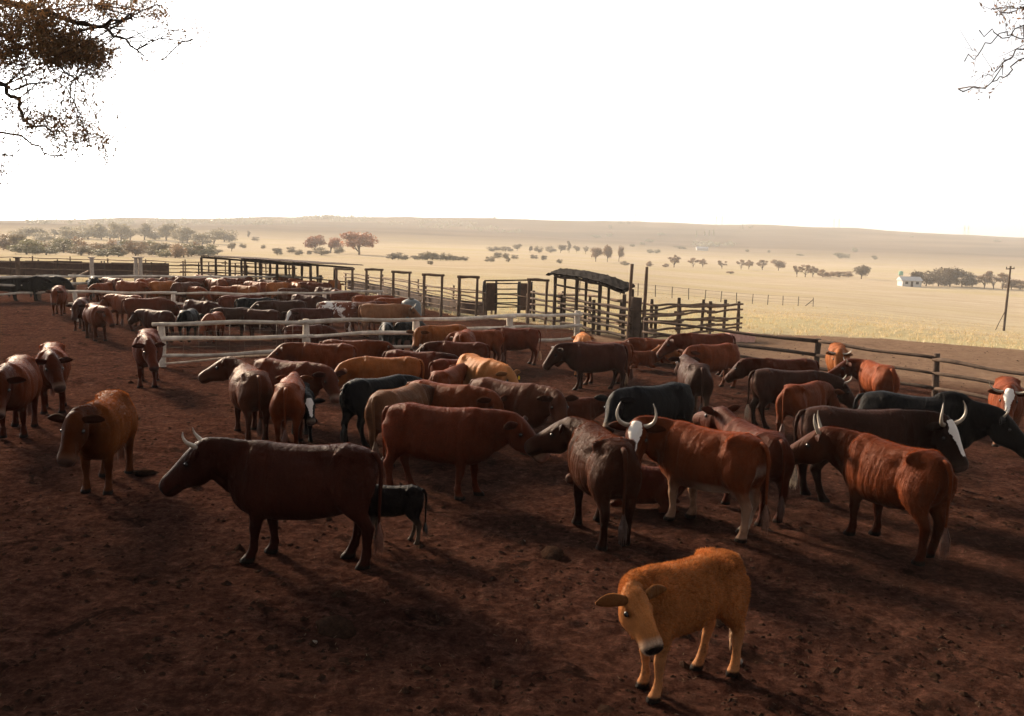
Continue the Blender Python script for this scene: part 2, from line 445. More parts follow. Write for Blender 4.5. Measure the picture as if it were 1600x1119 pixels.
def cow_mesh(neck_up=12, neck_yaw=0, head_up=-38, head_yaw=0, fat=1.0, calf=0.0, hump=0.0, dewlap=0.7, gait=(0, 0, 0, 0),
             lying=False, voxel=0.029, horns=None, ears=0.0, tail_swing=0.0, bony=0.8, neck_len=1.0, **_):
    """One continuous body; returns (body mesh, dict of extra part data). The animal faces +X, stands on z = 0, withers 1.32 m."""
    mb = MB()
    drop = 0.49 if lying else 0.0
    L_ = 0.94 - 0.10 * calf
    # torso
    n = 22
    C = []; V = []; F = []
    for (x, top, bot, w) in TORSO:
        bot2 = bot - 0.035 + 0.10 * calf - (fat - 1) * 0.16
        w2 = w * 1.07 * (fat ** 0.8) * (1 - 0.10 * calf)
        if lying: bot2 = max(bot2, 0.52); w2 *= 1.10
        zc = bot2 + 0.50 * (top - bot2)
        for k in range(n):
            t = 2 * math.pi * k / n
            c, s_ = math.cos(t), math.sin(t)
            y = w2 * math.copysign(abs(c) ** 0.76, c)
            if s_ > 0: y *= 1 - float(np.interp(x, (-0.8, -0.5, -0.35, -0.1, 0.3, 0.5), (0.12, 0.02, 0.14, 0.22, 0.24, 0.42))) * s_ ** 2
            z = zc + ((top - zc) if s_ > 0 else (zc - bot2)) * math.copysign(abs(s_) ** 0.88, s_)
            V.append((x * L_, y, z - drop))
        C.append((x * L_, 0, zc - drop))
    m = len(TORSO)
    for i in range(m - 1):
        for k in range(n):
            a, b = i * n + k, i * n + (k + 1) % n
            F.append((a, a + n, b + n, b))
    V += [C[0], C[-1]]
    for k in range(n):
        F.append((m * n, k, (k + 1) % n)); F.append((m * n + 1, (m - 1) * n + (k + 1) % n, (m - 1) * n + k))
    mb.add(V, F)
    for s in (1, -1):                                                # hook and pin bones, shoulder, thigh
        hk = 0.182 + 0.042 * bony
        mb.add(*tube([np.array((x * L_, s * y, z - drop)) for (x, y, z) in ((-0.53, 0.05, 1.275), (-0.49, 0.12, 1.262), (-0.46, hk, 1.228), (-0.45, hk, 1.17))], [.045, .045, .04, .03], 9))
        mb.add(*tube([np.array((x * L_, s * y, z - drop)) for (x, y, z) in ((-0.60, 0.12, 1.18), (-0.72, 0.11, 1.15), (-0.80, 0.095, 1.105))], [.06, .055, .045], 9))
        mb.add(*ellipsoid((0.52 * L_, s * 0.155, 0.96 - drop), (0.17, 0.10, 0.29)))
        mb.add(*ellipsoid((0.64 * L_, s * 0.13, 0.80 - drop), (0.13, 0.09, 0.14)))
    if hump >= 0.5:
        mb.add(*ellipsoid((0.50 * L_, 0, 1.29 - drop), (0.25, 0.10, 0.05 + 0.11 * hump)))
        mb.add(*ellipsoid((0.66 * L_, 0, 1.20 - drop), (0.20, 0.10, 0.10 + 0.05 * hump)))
    if dewlap > 0:
        mb.add(*tube([np.array((x * L_, 0, z - drop)) for (x, z) in ((0.40, 0.66), (0.58, 0.655), (0.70, 0.69), (0.78, 0.78), (0.83, 0.90))], [.07, .085 + .015 * dewlap, .085 + .02 * dewlap, .08 + .01 * dewlap, .06], 10))
    # legs
    for (fx, s, g) in ((1, 1, gait[0]), (1, -1, gait[1]), (0, 1, gait[2]), (0, -1, gait[3])):
        X = np.array((1.0, 0, 0)); Y = np.array((0, 1.0, 0))
        if not lying:
            up = 0.04 * calf
            if fx:
                J = [(0.50, 0.135, 1.00, .155, .085), (0.475, 0.155, 0.84, .145, .09), (0.45, 0.165, 0.70, .105, .075), (0.455, 0.165, 0.56, .070, .058), (0.465, 0.16, 0.43, .052, .047),
                     (0.468, 0.16, 0.385, .056, .052), (0.462, 0.16, 0.33, .044, .042), (0.455, 0.16, 0.22, .035, .034), (0.452, 0.16, 0.135, .045, .042),
                     (0.475, 0.16, 0.085, .045, .046), (0.495, 0.16, 0.045, .062, .055), (0.505, 0.16, 0.0, .070, .060)]
            else:
                J = [(-0.52, 0.10, 1.16, .20, .085), (-0.56, 0.135, 1.02, .23, .115), (-0.55, 0.165, 0.88, .215, .12), (-0.52, 0.18, 0.74, .165, .105), (-0.555, 0.18, 0.62, .105, .078),
                     (-0.635, 0.17, 0.52, .072, .055), (-0.675, 0.165, 0.455, .066, .048), (-0.665, 0.165, 0.40, .054, .043), (-0.645, 0.165, 0.26, .040, .036), (-0.63, 0.165, 0.145, .047, .042),
                     (-0.605, 0.165, 0.09, .046, .046), (-0.585, 0.165, 0.045, .062, .055), (-0.575, 0.165, 0.0, .070, .060)]
            zt = J[0][2]
            Cc, ra, rb = [], [], []
            for (x, y, z, a, b) in J:
                k = (zt - z) / zt
                bend = g * (k - 0.25 * math.sin(math.pi * k) * (1 if g > 0 else -0.6))
                thin = (1.32 if z < 0.78 else 1.22) - 0.12 * calf
                Cc.append(np.array((x * L_ + bend, s * (y * (0.9 if calf else 1.0) + 0.0), z))); ra.append(a * thin); rb.append(b * thin)
            mb.add(*loft(Cc, [X] * len(J), [s * Y] * len(J), ra, rb, 12))
        else:
            if fx:
                P = [(0.48, .17, .50), (0.46, .20, .30), (0.50, .24, .14), (0.70, .26, .09), (0.78, .25, .07), (0.70, .235, .05), (0.56, .23, .045), (0.48, .23, .04)]
                rd = [.15, .13, .10, .075, .065, .05, .042, .05]
            else:
                P = [(-0.50, .15, .52), (-0.42, .24, .40), (-0.30, .31, .26), (-0.40, .35, .13), (-0.60, .36, .10), (-0.68, .37, .08), (-0.52, .39, .055), (-0.34, .41, .05), (-0.24, .42, .04)]
                rd = [.22, .21, .16, .11, .075, .062, .046, .045, .052]
                if s < 0: P = [(x, y * 0.80, z) for (x, y, z) in P]
            mb.add(*tube([np.array((x * L_, s * y, z)) for (x, y, z) in P], rd, 12))
    # neck
    by = R(neck_yaw); bp = R(neck_up)
    nd = np.array((math.cos(bp) * math.cos(by), math.cos(bp) * math.sin(by), math.sin(bp)))
    base = np.array((0.50 * L_, 0, 1.00 - drop)); nl = 0.66 * (1 - 0.10 * calf) * neck_len
    mid = base + np.array((0.24, 0, 0.05))
    poll = base + np.array((0.18, 0, 0.16)) + nd * (nl - 0.14)
    hy = by + R(head_yaw); hp = R(head_up)
    D = np.array((math.cos(hp) * math.cos(hy), math.cos(hp) * math.sin(hy), math.sin(hp)))
    S = np.array((-math.sin(hy), math.cos(hy), 0.0)); U = np.cross(D, S)
    nb = poll - U * 0.095 + D * 0.03
    pts = bez(base, mid, nb - unit(nd * 0.8 + D * 0.2) * 0.20, nb, 9)
    A, B, ra, rb = [], [], [], []
    for i, p in enumerate(pts):
        t = i / 8
        d = unit(pts[min(i + 1, 8)] - pts[max(i - 1, 0)])
        sd = unit(np.array((0, 1.0, 0)) * (1 - t) + S * t); upv = unit(np.cross(d, sd))
        A.append(sd); B.append(upv)
        ra.append((0.185 * (1 - t) + 0.112 * t) * (0.94 + 0.06 * fat))
        rb.append((0.305 * (1 - t) ** 1.1 + 0.165 * (1 - (1 - t) ** 1.1)))
    mb.add(*loft(pts, A, B, ra, rb, 14))
    if dewlap > 0.2:
        dl = [p - b * (r * 0.92) for p, b, r in zip(pts, B, rb)]
        mb.add(*loft(dl[:8], A[:8], B[:8], [0.045] * 8, [0.07 + 0.13 * dewlap * math.sin(math.pi * (0.35 + 0.6 * i / 7)) for i in range(8)], 8))
    # head: s along the face, half width, half height, centre offset in U
    hs = 1.28 - 0.17 * calf
    HEAD = [(-0.055, .055, .05, -.075), (-0.02, .096, .095, -.085), (0.05, .118, .138, -.108), (0.13, .122, .162, -.136), (0.20, .110, .156, -.138), (0.27, .095, .132, -.122),
            (0.33, .088, .112, -.108), (0.385, .086, .101, -.100), (0.43, .093, .100, -.100), (0.475, .092, .092, -.102), (0.51, .076, .070, -.104), (0.525, .04, .04, -.106)]
    O = poll
    wl_ = 1.0 - 0.10 * calf
    mb.add(*loft([O + D * (s * hs * wl_) + U * (u * hs) for (s, w, h, u) in HEAD], [S] * len(HEAD), [U] * len(HEAD), [w * hs for (_, w, _, _) in HEAD], [h * hs for (_, _, h, _) in HEAD], 14, 0.88))
    mb.add(*ellipsoid(O + U * -0.02 + D * -0.01, (0.075, 0.075, 0.05)))   # poll
    for s in (1, -1):                                                     # brow ridges, jowls
        mb.add(*ellipsoid(O + D * 0.155 + S * s * 0.105 + U * -0.062, (0.047, 0.047, 0.038)))
        mb.add(*ellipsoid(O + D * 0.49 * hs * wl_ + S * s * 0.055 + U * -0.075, (0.035, 0.035, 0.03)))
    # fuse into one skin
    me = mb.mesh('skin', True)
    tmp = bpy.data.objects.new('tmp', me); COL.objects.link(tmp)
    mo = tmp.modifiers.new('r', 'REMESH'); mo.mode = 'VOXEL'; mo.voxel_size = voxel; mo.use_smooth_shade = True
    ms = tmp.modifiers.new('s', 'SMOOTH'); ms.factor = 0.5; ms.iterations = max(4, int(0.20 / voxel))
    dg = bpy.context.evaluated_depsgraph_get(); dg.update()
    ev = tmp.evaluated_get(dg)
    b0 = bpy.data.meshes.new_from_object(ev)
    bpy.data.objects.remove(tmp); bpy.data.meshes.remove(me)
    nv = len(b0.vertices)
    V = np.zeros(nv * 3, np.float32); b0.vertices.foreach_get('co', V); V = V.reshape(-1, 3).astype(float)
    faces = [tuple(p.vertices) for p in b0.polygons]
    bpy.data.meshes.remove(b0)
    # muscle and bone relief
    nrm = np.zeros((nv, 3))
    tri = np.array([f[:3] for f in faces])
    fn = np.cross(V[tri[:, 1]] - V[tri[:, 0]], V[tri[:, 2]] - V[tri[:, 0]])
    for c_ in range(3): np.add.at(nrm, tri[:, c_], fn)
    nrm /= np.linalg.norm(nrm, axis=1)[:, None] + 1e-12
    xx, yy, zz = V[:, 0] / L_, np.abs(V[:, 1]), V[:, 2] + drop
    side_ = np.clip(np.abs(nrm[:, 1]) * 1.3, 0, 1)
    ga = lambda x0, z0, sx, sz: np.exp(-((xx - x0) / sx) ** 2 - ((zz - z0) / sz) ** 2)
    dsp = -0.026 * bony * ga(-0.30, 1.13, 0.10, 0.09) - 0.016 * ga(0.335, 0.95, 0.05, 0.28) - 0.020 * ga(-0.33, 0.70, 0.07, 0.12) \
        - 0.018 * ga(0.62, 1.10, 0.05, 0.22) - 0.012 * bony * ga(-0.10, 1.20, 0.22, 0.05) + 0.010 * ga(0.46, 1.05, 0.07, 0.16) - 0.018 * bony * ga(-0.64, 1.16, 0.08, 0.05) + 0.012 * ga(-0.52, 0.86, 0.12, 0.16)
    dsp = dsp + 0.0016 * bony * np.sin((xx + 0.25 * (zz - 0.9)) * 2 * math.pi / 0.085) * ga(0.06, 0.92, 0.22, 0.20)
    if neck_up > -60:
        dsp = dsp * (xx < 0.80)
    V = V + nrm * (1.5 * dsp * side_)[:, None]
    # ears: cupped leaves, thin, joined to the skin
    ev_ = MB()
    hz = unit(np.array((D[0], D[1], 0)) + 1e-6)
    for s in (1, -1):
        e0 = O + D * 0.045 + S * s * 0.105 + U * -0.06
        ed = unit(S * s * 1.0 + np.array((0, 0, -0.02 + ears)) - hz * 0.20)
        ew = unit(np.cross(ed, hz)); 
        if ew[2] < 0: ew = -ew
        en = unit(np.cross(ew, ed)); 
        if en @ D < 0: en = -en
        sz = 1.25 + 0.12 * calf
        prof = [(0.0, .032, .030), (0.045, .044, .022), (0.09, .050, .014), (0.14, .047, .011), (0.19, .031, .009), (0.225, .010, .006)]
        ev_.add(*loft([e0 + ed * (l * sz) - en * (0.02 * math.sin(math.pi * l / 0.23)) + ew * (0.015 * math.sin(2.6 * l / 0.23)) for (l, w, th) in prof],
                      [ew] * 6, [en] * 6, [w * sz for (_, w, _) in prof], [th * sz for (_, _, th) in prof], 10))
    # tail
    tp = []
    z0 = 1.20 - drop
    tl = [(-0.78, 0, 1.225), (-0.85, 0, 1.205), (-0.895, tail_swing * .1, 1.13), (-0.915, tail_swing * .3, 1.0), (-0.905, tail_swing * .5, 0.82), (-0.90, tail_swing * .7, 0.64), (-0.90, tail_swing * .85, 0.50), (-0.90, tail_swing, 0.42)]
    if lying:
        tl = [(-0.80, 0, 1.235), (-0.86, 0.02, 1.20), (-0.93, 0.06, 1.08), (-0.96, 0.10, 0.9), (-0.98, 0.14, 0.70), (-0.99, 0.2, 0.57), (-0.96, 0.3, 0.53), (-0.9, 0.38, 0.52)]
    tp = [np.array((x * L_, y, z - drop)) for (x, y, z) in tl]
    ev_.add(*tube(tp, [.038, .036, .030, .025, .021, .018, .015, .012], 8))
    off = len(V)
    nE = len(ev_.v)
    V = np.vstack([V, np.array(ev_.v)])
    faces += [tuple(i + off for i in f) for f in ev_.f]
    me = mesh_np('cow_skin', V, faces, True)
    # masks
    rel = V - O
    s_ = rel @ D / (hs * wl_); l_ = rel @ S / hs; u_ = rel @ U / hs
    inh = (s_ > -0.12) & (s_ < 0.60) & (np.abs(l_) < 0.16) & (u_ > -0.32) & (u_ < 0.09)
    ss = lambda x, a, b: np.clip((x - a) / (b - a), 0, 1)
    nose = inh * ss(s_, 0.470, 0.490) * ss(u_, -0.125, -0.105)
    ring = inh * ss(s_ - 0.25 * (u_ + 0.1), 0.38, 0.44)
    bw = np.interp(s_, (0.0, 0.10, 0.22, 0.40), (0.05, 0.075, 0.04, 0.022))
    blz = inh * ss(u_ + 0.0, -0.085, -0.055) * (1 - ss(np.abs(l_), bw * 0.7, bw * 1.3)) * ss(s_, -0.03, 0.0) * (1 - ss(s_, 0.36, 0.42))
    hoof = (1 - ss(V[:, 2], 0.05, 0.065)) if not lying else np.zeros(len(V))
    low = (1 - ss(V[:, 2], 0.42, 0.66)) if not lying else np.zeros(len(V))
    front = np.maximum(ss(V[:, 0] / L_, 0.48, 0.85), inh * 1.0)
    if abs(neck_yaw) > 60: front = np.maximum(front, inh * 1.0)
    belly = ss(-V[:, 2], -0.66, -0.54) * ss(V[:, 0], -0.62, -0.5) * (1 - ss(V[:, 0], -0.15, 0.1)) + ss(-V[:, 0], 0.72, 0.82) * ss(-V[:, 2], -1.0, -0.85) * (np.abs(V[:, 1]) < 0.16)
    tail = np.zeros(len(V)); tail[-len(tp) * 8 - 2:] = 1
    belly = belly * (1 - tail)
    gs = lambda ds, dl, du, w: np.exp(-((s_ - ds) ** 2 + (np.abs(l_) - dl) ** 2 + (u_ - du) ** 2) / w ** 2)
    dk = inh * np.clip(1.1 * gs(0.150, 0.108, -0.075, 0.035) + 1.2 * gs(0.485, 0.045, -0.075, 0.022) + 0.8 * np.exp(-((u_ + 0.15 - 0.04 * (s_ - 0.4)) / 0.012) ** 2) * (s_ > 0.33) * (s_ < 0.5), 0, 1)
    ne = 6 * 10 + 2
    for q_ in range(2):
        kk_ = np.arange(60) % 10
        dk[off + q_ * ne: off + q_ * ne + 60] = np.where(np.sin(2 * np.pi * kk_ / 10) > 0.2, 0.7, 0.0)  # dark inner ear; rims left paler so they look lit
    m1 = np.stack([nose, ring, np.clip(blz, 0, 1), dk], 1).astype(np.float32)
    m2 = np.stack([hoof, low * (1 - tail), np.clip(front, 0, 1), np.clip(belly, 0, 1)], 1).astype(np.float32)
    for nm, a in (('mask_face', m1), ('mask_body', m2)):
        at_ = me.attributes.new(nm, 'FLOAT_COLOR', 'POINT'); at_.data.foreach_set('color', a.ravel())
    info = dict(O=O, D=D, S=S, U=U, hz=hz, tail=tp, hs=hs, wl=wl_, V=V, m1=m1, m2=m2, nskin=off)
    return me, info

HORNS = {  # points in (face-forward on the level, sideways, up), metres from the poll
    'up':   ([(-.02, .055, -.04), (0.0, .10, .02), (.03, .135, .11), (.05, .14, .20), (.05, .125, .29)], .036),
    'lyre': ([(-.02, .06, -.05), (0.0, .14, -.03), (.03, .215, .03), (.05, .25, .13), (.05, .235, .24), (.03, .20, .33)], .038),
    'wide': ([(-.02, .06, -.05), (0.0, .16, -.05), (.04, .26, -.01), (.08, .33, .07), (.10, .36, .16)], .034),
    'droop':([(-.02, .06, -.05), (0.02, .17, -.01), (.05, .27, .03), (.08, .35, .11), (.08, .37, .18)], .034),
    'short':([(-.02, .055, -.04), (0.0, .10, .0), (.02, .13, .05), (.03, .135, .10)], .026),
    'fwd':  ([(-.02, .055, -.04), (.02, .10, .01), (.07, .125, .05), (.11, .12, .11), (.12, .10, .18)], .034)}

def horn_mesh(kind, s, info):
    pts, r0 = HORNS[kind]
    f, S = info['hz'], info['S'] * s
    Z = np.array((0, 0, 1.0))
    P = [info['O'] + f * a + S * (b * 0.9 + 0.03) + Z * (c * 0.85) for (a, b, c) in pts]
    # refine
    Q = []; rad = []; tip = []
    n = 14
    arr = np.array(P)
    tt = np.linspace(0, len(P) - 1, n)
    for t in tt:
        i = min(int(t), len(P) - 2); u = t - i
        p0 = arr[max(i - 1, 0)]; p1 = arr[i]; p2 = arr[i + 1]; p3 = arr[min(i + 2, len(P) - 1)]
        Q.append(0.5 * ((2 * p1) + (-p0 + p2) * u + (2 * p0 - 5 * p1 + 4 * p2 - p3) * u * u + (-p0 + 3 * p1 - 3 * p2 + p3) * u ** 3))
        w = t / (len(P) - 1); rad.append(r0 * 0.82 * (1 - w) ** 0.8 + 0.003); tip.append(w)
    V, F = tube(Q, rad, 9)
    me = mesh_np('horn', V, F)
    a = me.attributes.new('tip', 'FLOAT', 'POINT')
    a.data.foreach_set('value', np.array([t for t in tip for _ in range(9)] + [0, 1], np.float32))
    me.materials.append(M['horn'])
    return me

def switch_mesh(info, calf, length=0.36):
    """Tuft of long hairs at the end of the tail."""
    r = np.random.default_rng(3)
    e = info['tail'][-1]; p = info['tail'][-2]
    V, F = [], []
    n = 70
    for i in range(n):
        a = r.random() * 6.28; q = r.random() ** 0.5
        st = p + (e - p) * r.random() + np.array((math.cos(a), math.sin(a), 0)) * 0.012
        spread = 0.055 * q
        en = st + np.array((math.cos(a) * spread, math.sin(a) * spread, -length * (0.6 + 0.4 * r.random()) * (0.8 if calf else 1)))
        md = (st + en) / 2 + np.array((math.cos(a), math.sin(a), 0)) * 0.025 * q
        w = np.array((-math.sin(a), math.cos(a), 0)) * 0.007
        k = len(V)
        V += [st - w, st + w, md + w, md - w, en]
        F += [(k, k + 1, k + 2, k + 3), (k + 3, k + 2, k + 4)]
    return mesh_np('switch', V, F, False)

def fur_mesh(me, info, count, length, seed=1, curl=0.0):
    """Short hairs standing off the hide, each a thin blade, carrying the masks of the skin under it."""
    r = np.random.default_rng(seed)
    V = info['V']; n = info['nskin']
    nrm = np.zeros(len(V) * 3, np.float32); me.vertices.foreach_get('normal', nrm); nrm = nrm.reshape(-1, 3).astype(float)
    wt = np.clip(V[:n, 2] - 0.35, 0.08, 1.0)
    if curl < 0.2: wt = wt * (np.linalg.norm(V[:n] - info['O'] - info['D'] * 0.30, axis=1) > 0.42)   # faces are sleek
    wt = wt / wt.sum()
    idx = r.choice(n, count, p=wt)
    jit = r.normal(0, 0.012, (count, 3))
    nn = nrm[idx]
    jit -= nn * np.sum(jit * nn, 1)[:, None]
    root = V[idx] + jit - nn * 0.004
    flow = np.tile(np.array((-0.8, 0, -0.55)), (count, 1))
    flow -= nn * np.sum(flow * nn, 1)[:, None]
    cl = 0.035
    cell = np.floor((root + 0.01 * np.sin(root[:, ::-1] * 60)) / cl)
    hsh = np.abs(np.sin(cell @ np.array((12.9898, 78.233, 37.719))) * 43758.5453) % 1.0
    sw = (hsh - 0.5) * 3.2 + r.normal(0, 0.25, count)
    side = np.cross(nn, flow)
    d = nn * (0.35 + 0.5 * hsh)[:, None] + flow * 0.8 + side * (sw * (0.25 + curl))[:, None] + r.normal(0, 0.18, (count, 3))
    d /= np.linalg.norm(d, axis=1)[:, None]
    inh = info['m1'][idx].max(1) > 0.1
    rel = root - info['O']; hd = np.linalg.norm(rel - info['D'] * 0.25, axis=1) < 0.36
    ln = length * (0.6 + 0.7 * r.random(count)) * np.where(hd, 0.35, 1.0) * np.where(root[:, 2] < 0.5, 0.6, 1.0)
    w = np.cross(d, nn); w /= np.linalg.norm(w, axis=1)[:, None] + 1e-9
    w *= 0.0022
    tipp = root + d * ln[:, None]
    VV = np.empty((count * 3, 3)); VV[0::3] = root - w; VV[1::3] = root + w; VV[2::3] = tipp
    FF = np.arange(count * 3).reshape(-1, 3)
    fm = mesh_np('fur', VV, FF, False)
    for nm, a in (('mask_face', info['m1']), ('mask_body', info['m2'])):
        at_ = fm.attributes.new(nm, 'FLOAT_COLOR', 'POINT'); at_.data.foreach_set('color', np.repeat(a[idx], 3, 0).astype(np.float32).ravel())
    return fm

def tag_mesh(info, s=1):
    e = info['O'] + info['D'] * 0.05 + info['S'] * s * 0.20 + np.array((0, 0, -0.12))
    m = MB(); S, Z = info['S'], np.array((0, 0, 1.0))
    f = info['hz']
    V = []
    for a in (-0.004, 0.004):
        for (x, z) in ((-.022, -.05), (.022, -.05), (.028, -.01), (.012, .03), (-.012, .03), (-.028, -.01)):
            V.append(e + S * x + Z * z + f * (0.03 + a))
    F = [(5, 4, 3, 2, 1, 0), (6, 7, 8, 9, 10, 11)] + [(i, (i + 1) % 6, 6 + (i + 1) % 6, 6 + i) for i in range(6)]
    return mesh_np('tag', V, F, False)

PROPS = ('dark_front', 'dark_legs', 'pale_legs', 'pale_belly', 'spots', 'blaze', 'pale_muzzle', 'dark_nose')
COATS = {
    'red': (0.150, 0.036, 0.012), 'deep': (0.085, 0.0200, 0.009), 'dark': (0.046, 0.0135, 0.0085), 'brown': (0.064, 0.0215, 0.0115),
    'orange': (0.270, 0.085, 0.022), 'gold': (0.35, 0.142, 0.048), 'black': (0.0058, 0.0058, 0.0066), 'ink': (0.009, 0.0068, 0.0066), 'tan': (0.20, 0.09, 0.045),
    'white': (0.13, 0.045, 0.025), 'choc': (0.031, 0.0125, 0.0085)}
proto_cache = {}

def cow(label, loc, heading, h=1.30, coat='red', group='cattle in the corral', name='cow', cat='cow', fur=7000, fur_len=0.022, curl=0.0,
        switch=None, ear_tag=False, eyes=True, key=None, tint=1.0, sink=0.012, **kw):
    """A whole animal: an Empty on the ground with body, horns, eyes, tail switch (and fur) as its parts."""
    shape = {k: v for k, v in kw.items() if k not in PROPS}
    if 'gait' not in shape:
        rg = random.Random(label if not key else key); shape['gait'] = tuple(rg.uniform(-0.12, 0.12) for _ in range(4)); shape['tail_swing'] = rg.uniform(-0.08, 0.08)
    kk = key or repr(sorted(shape.items(), key=str))
    if kk not in proto_cache:
        me, info = cow_mesh(**shape)
        me.materials.append(M['coat'])
        parts = {}
        if shape.get('horns'):
            parts['horn'] = [horn_mesh(shape['horns'], 1, info), horn_mesh(shape['horns'], -1, info)]
        if eyes:
            parts['eye'] = []
            for s in (1, -1):
                V, F = ellipsoid(info['O'] + info['D'] * 0.150 * info['hs'] * info['wl'] + info['S'] * s * 0.135 + info['U'] * -0.092, (0.029, 0.029, 0.027), 10, 7)
                em = mesh_np('eye', V, F); em.materials.append(M['eye']); parts['eye'].append(em)
        sm = switch_mesh(info, shape.get('calf', 0)); sm.materials.append(M['tail_hair']); parts['tail_switch'] = [sm]
        if ear_tag:
            tm = tag_mesh(info); tm.materials.append(M['tag_yellow']); parts['ear_tag'] = [tm]
        if fur:
            fm = fur_mesh(me, info, fur, fur_len, curl=curl); fm.materials.append(M['fur']); parts['coat_hair'] = [fm]
        info['V'] = None
        proto_cache[kk] = (me, parts)
    me, parts = proto_cache[kk]
    k = h / 1.32
    root = empty(name, (loc[0], loc[1], loc[2] - sink), R(heading))
    root.scale = (k, k, k)
    tag(root, label, cat, group)
    c = tuple(x * tint for x in COATS[coat])
    def dress(o):
        o.color = (*c, 1)
        for p in PROPS:
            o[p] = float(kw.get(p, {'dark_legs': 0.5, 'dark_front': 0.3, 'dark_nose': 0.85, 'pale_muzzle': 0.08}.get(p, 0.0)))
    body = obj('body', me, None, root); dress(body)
    for nm, lst in parts.items():
        for m_ in lst:
            o = obj(nm, m_, None, root)
            if nm == 'coat_hair': dress(o); o['kind'] = 'stuff'
            if nm == 'tail_switch':
                sc = switch or {'black': (0.012,) * 3, 'ink': (0.014,) * 3}.get(coat, (c[0] * 0.8 + 0.02, c[1] * 0.8 + 0.015, c[2] * 0.8 + 0.012))
                o.color = (*sc, 1)
    return root
# ------------------------------------------------------------------ the land
T_COL = np.array((-0.53, -0.27, 0.0, 0.27, 0.53))                    # direction: x / y
D_ROW = np.array((0, 40, 60, 100, 150, 250, 375, 600, 900, 1300, 1800, 2000, 2400, 3200.))
Z_TAB = np.array([
    (0, 0, 0, -0.8, -1.8, -4, -6, -8, -6, 0, 3, 4, 2, -4),
    (0, 0, 0, -1.0, -2.2, -4.5, -6.5, -8, -6, 2, 16, 22, 20, 8),
    (0, 0, -0.4, -1.6, -3.1, -5, -7, -9, -8, 0, 27, 34, 33, 15),
    (0, -0.15, -1.0, -3.4, -5.7, -8.5, -11, -13.5, -12, -3, 24, 32, 31, 12),
    (0, -0.25, -1.5, -4.3, -7.3, -11, -13, -15, -14, -5, 12, 18, 17, 4)], float)

def land_z(x, y):
    x = np.asarray(x, float); y = np.asarray(y, float)
    r = np.hypot(x, y)
    t = np.where(y > 0.05 * r, x / np.maximum(y, 0.05 * r + 1e-6), np.sign(x) * 20)
    t = np.clip(t, -0.53, 0.53)
    fi = np.interp(t, T_COL, np.arange(5)); i = np.clip(fi.astype(int), 0, 3); u = fi - i
    u = u * u * (3 - 2 * u) * 0.5 + u * 0.5
    cols = np.stack([np.interp(r, D_ROW, Z_TAB[k]) for k in range(5)], 0)
    z = np.take_along_axis(cols, i[None], 0)[0] * (1 - u) + np.take_along_axis(cols, i[None] + 1, 0)[0] * u
    big = np.clip((r - 60) / 300, 0, 1)
    z = z + big * (fbm(x * 0.012 + 40, y * 0.012 + 9, 4) - 0.5) * (1.0 + 4.0 * np.clip((r - 700) / 900, 0, 1)) + np.clip((r - 900) / 700, 0, 1) * 14 * (fbm(x * 0.0035 + 7, y * 0.0035 + 3, 3) - 0.5)
    return z

YARD = np.array([(-70, -40), (60, -40), (60, 24), (30, 37), (16, 42), (10.5, 40), (5, 35.3), (-2.6, 44.0), (-6.9, 54.5), (-11, 61), (-70, 66)], float)
def yard_sd(x, y):
    """Signed distance to the trampled yard, positive inside."""
    inside = np.zeros(x.shape, bool); dmin = np.full(x.shape, 1e9)
    n = len(YARD)
    for i in range(n):
        (x0, y0), (x1, y1) = YARD[i], YARD[(i + 1) % n]
        c = ((y0 > y) != (y1 > y)) & (x < (x1 - x0) * (y - y0) / (y1 - y0 + 1e-12) + x0)
        inside ^= c
        ex, ey = x1 - x0, y1 - y0
        t = np.clip(((x - x0) * ex + (y - y0) * ey) / (ex * ex + ey * ey), 0, 1)
        dmin = np.minimum(dmin, np.hypot(x - x0 - t * ex, y - y0 - t * ey))
    return np.where(inside, dmin, -dmin)

def churn(x, y):
    """Relief of hoof-churned dry dung and soil (m)."""
    a = fbm(x * 0.5, y * 0.5, 3) - 0.5
    b = fbm(x * 3.1 + 9, y * 3.1, 3) - 0.5
    c = fbm(x * 9.0, y * 9.0 + 3, 3, 0.6) - 0.5
    p = np.clip(fbm(x * 1.7 + 31, y * 1.7 + 7, 3) - 0.55, 0, 1)
    return 0.05 * a + 0.045 * b + 0.050 * c * (0.4 + 1.2 * fbm(x * 0.8 + 3, y * 0.8, 2)) - 0.12 * p

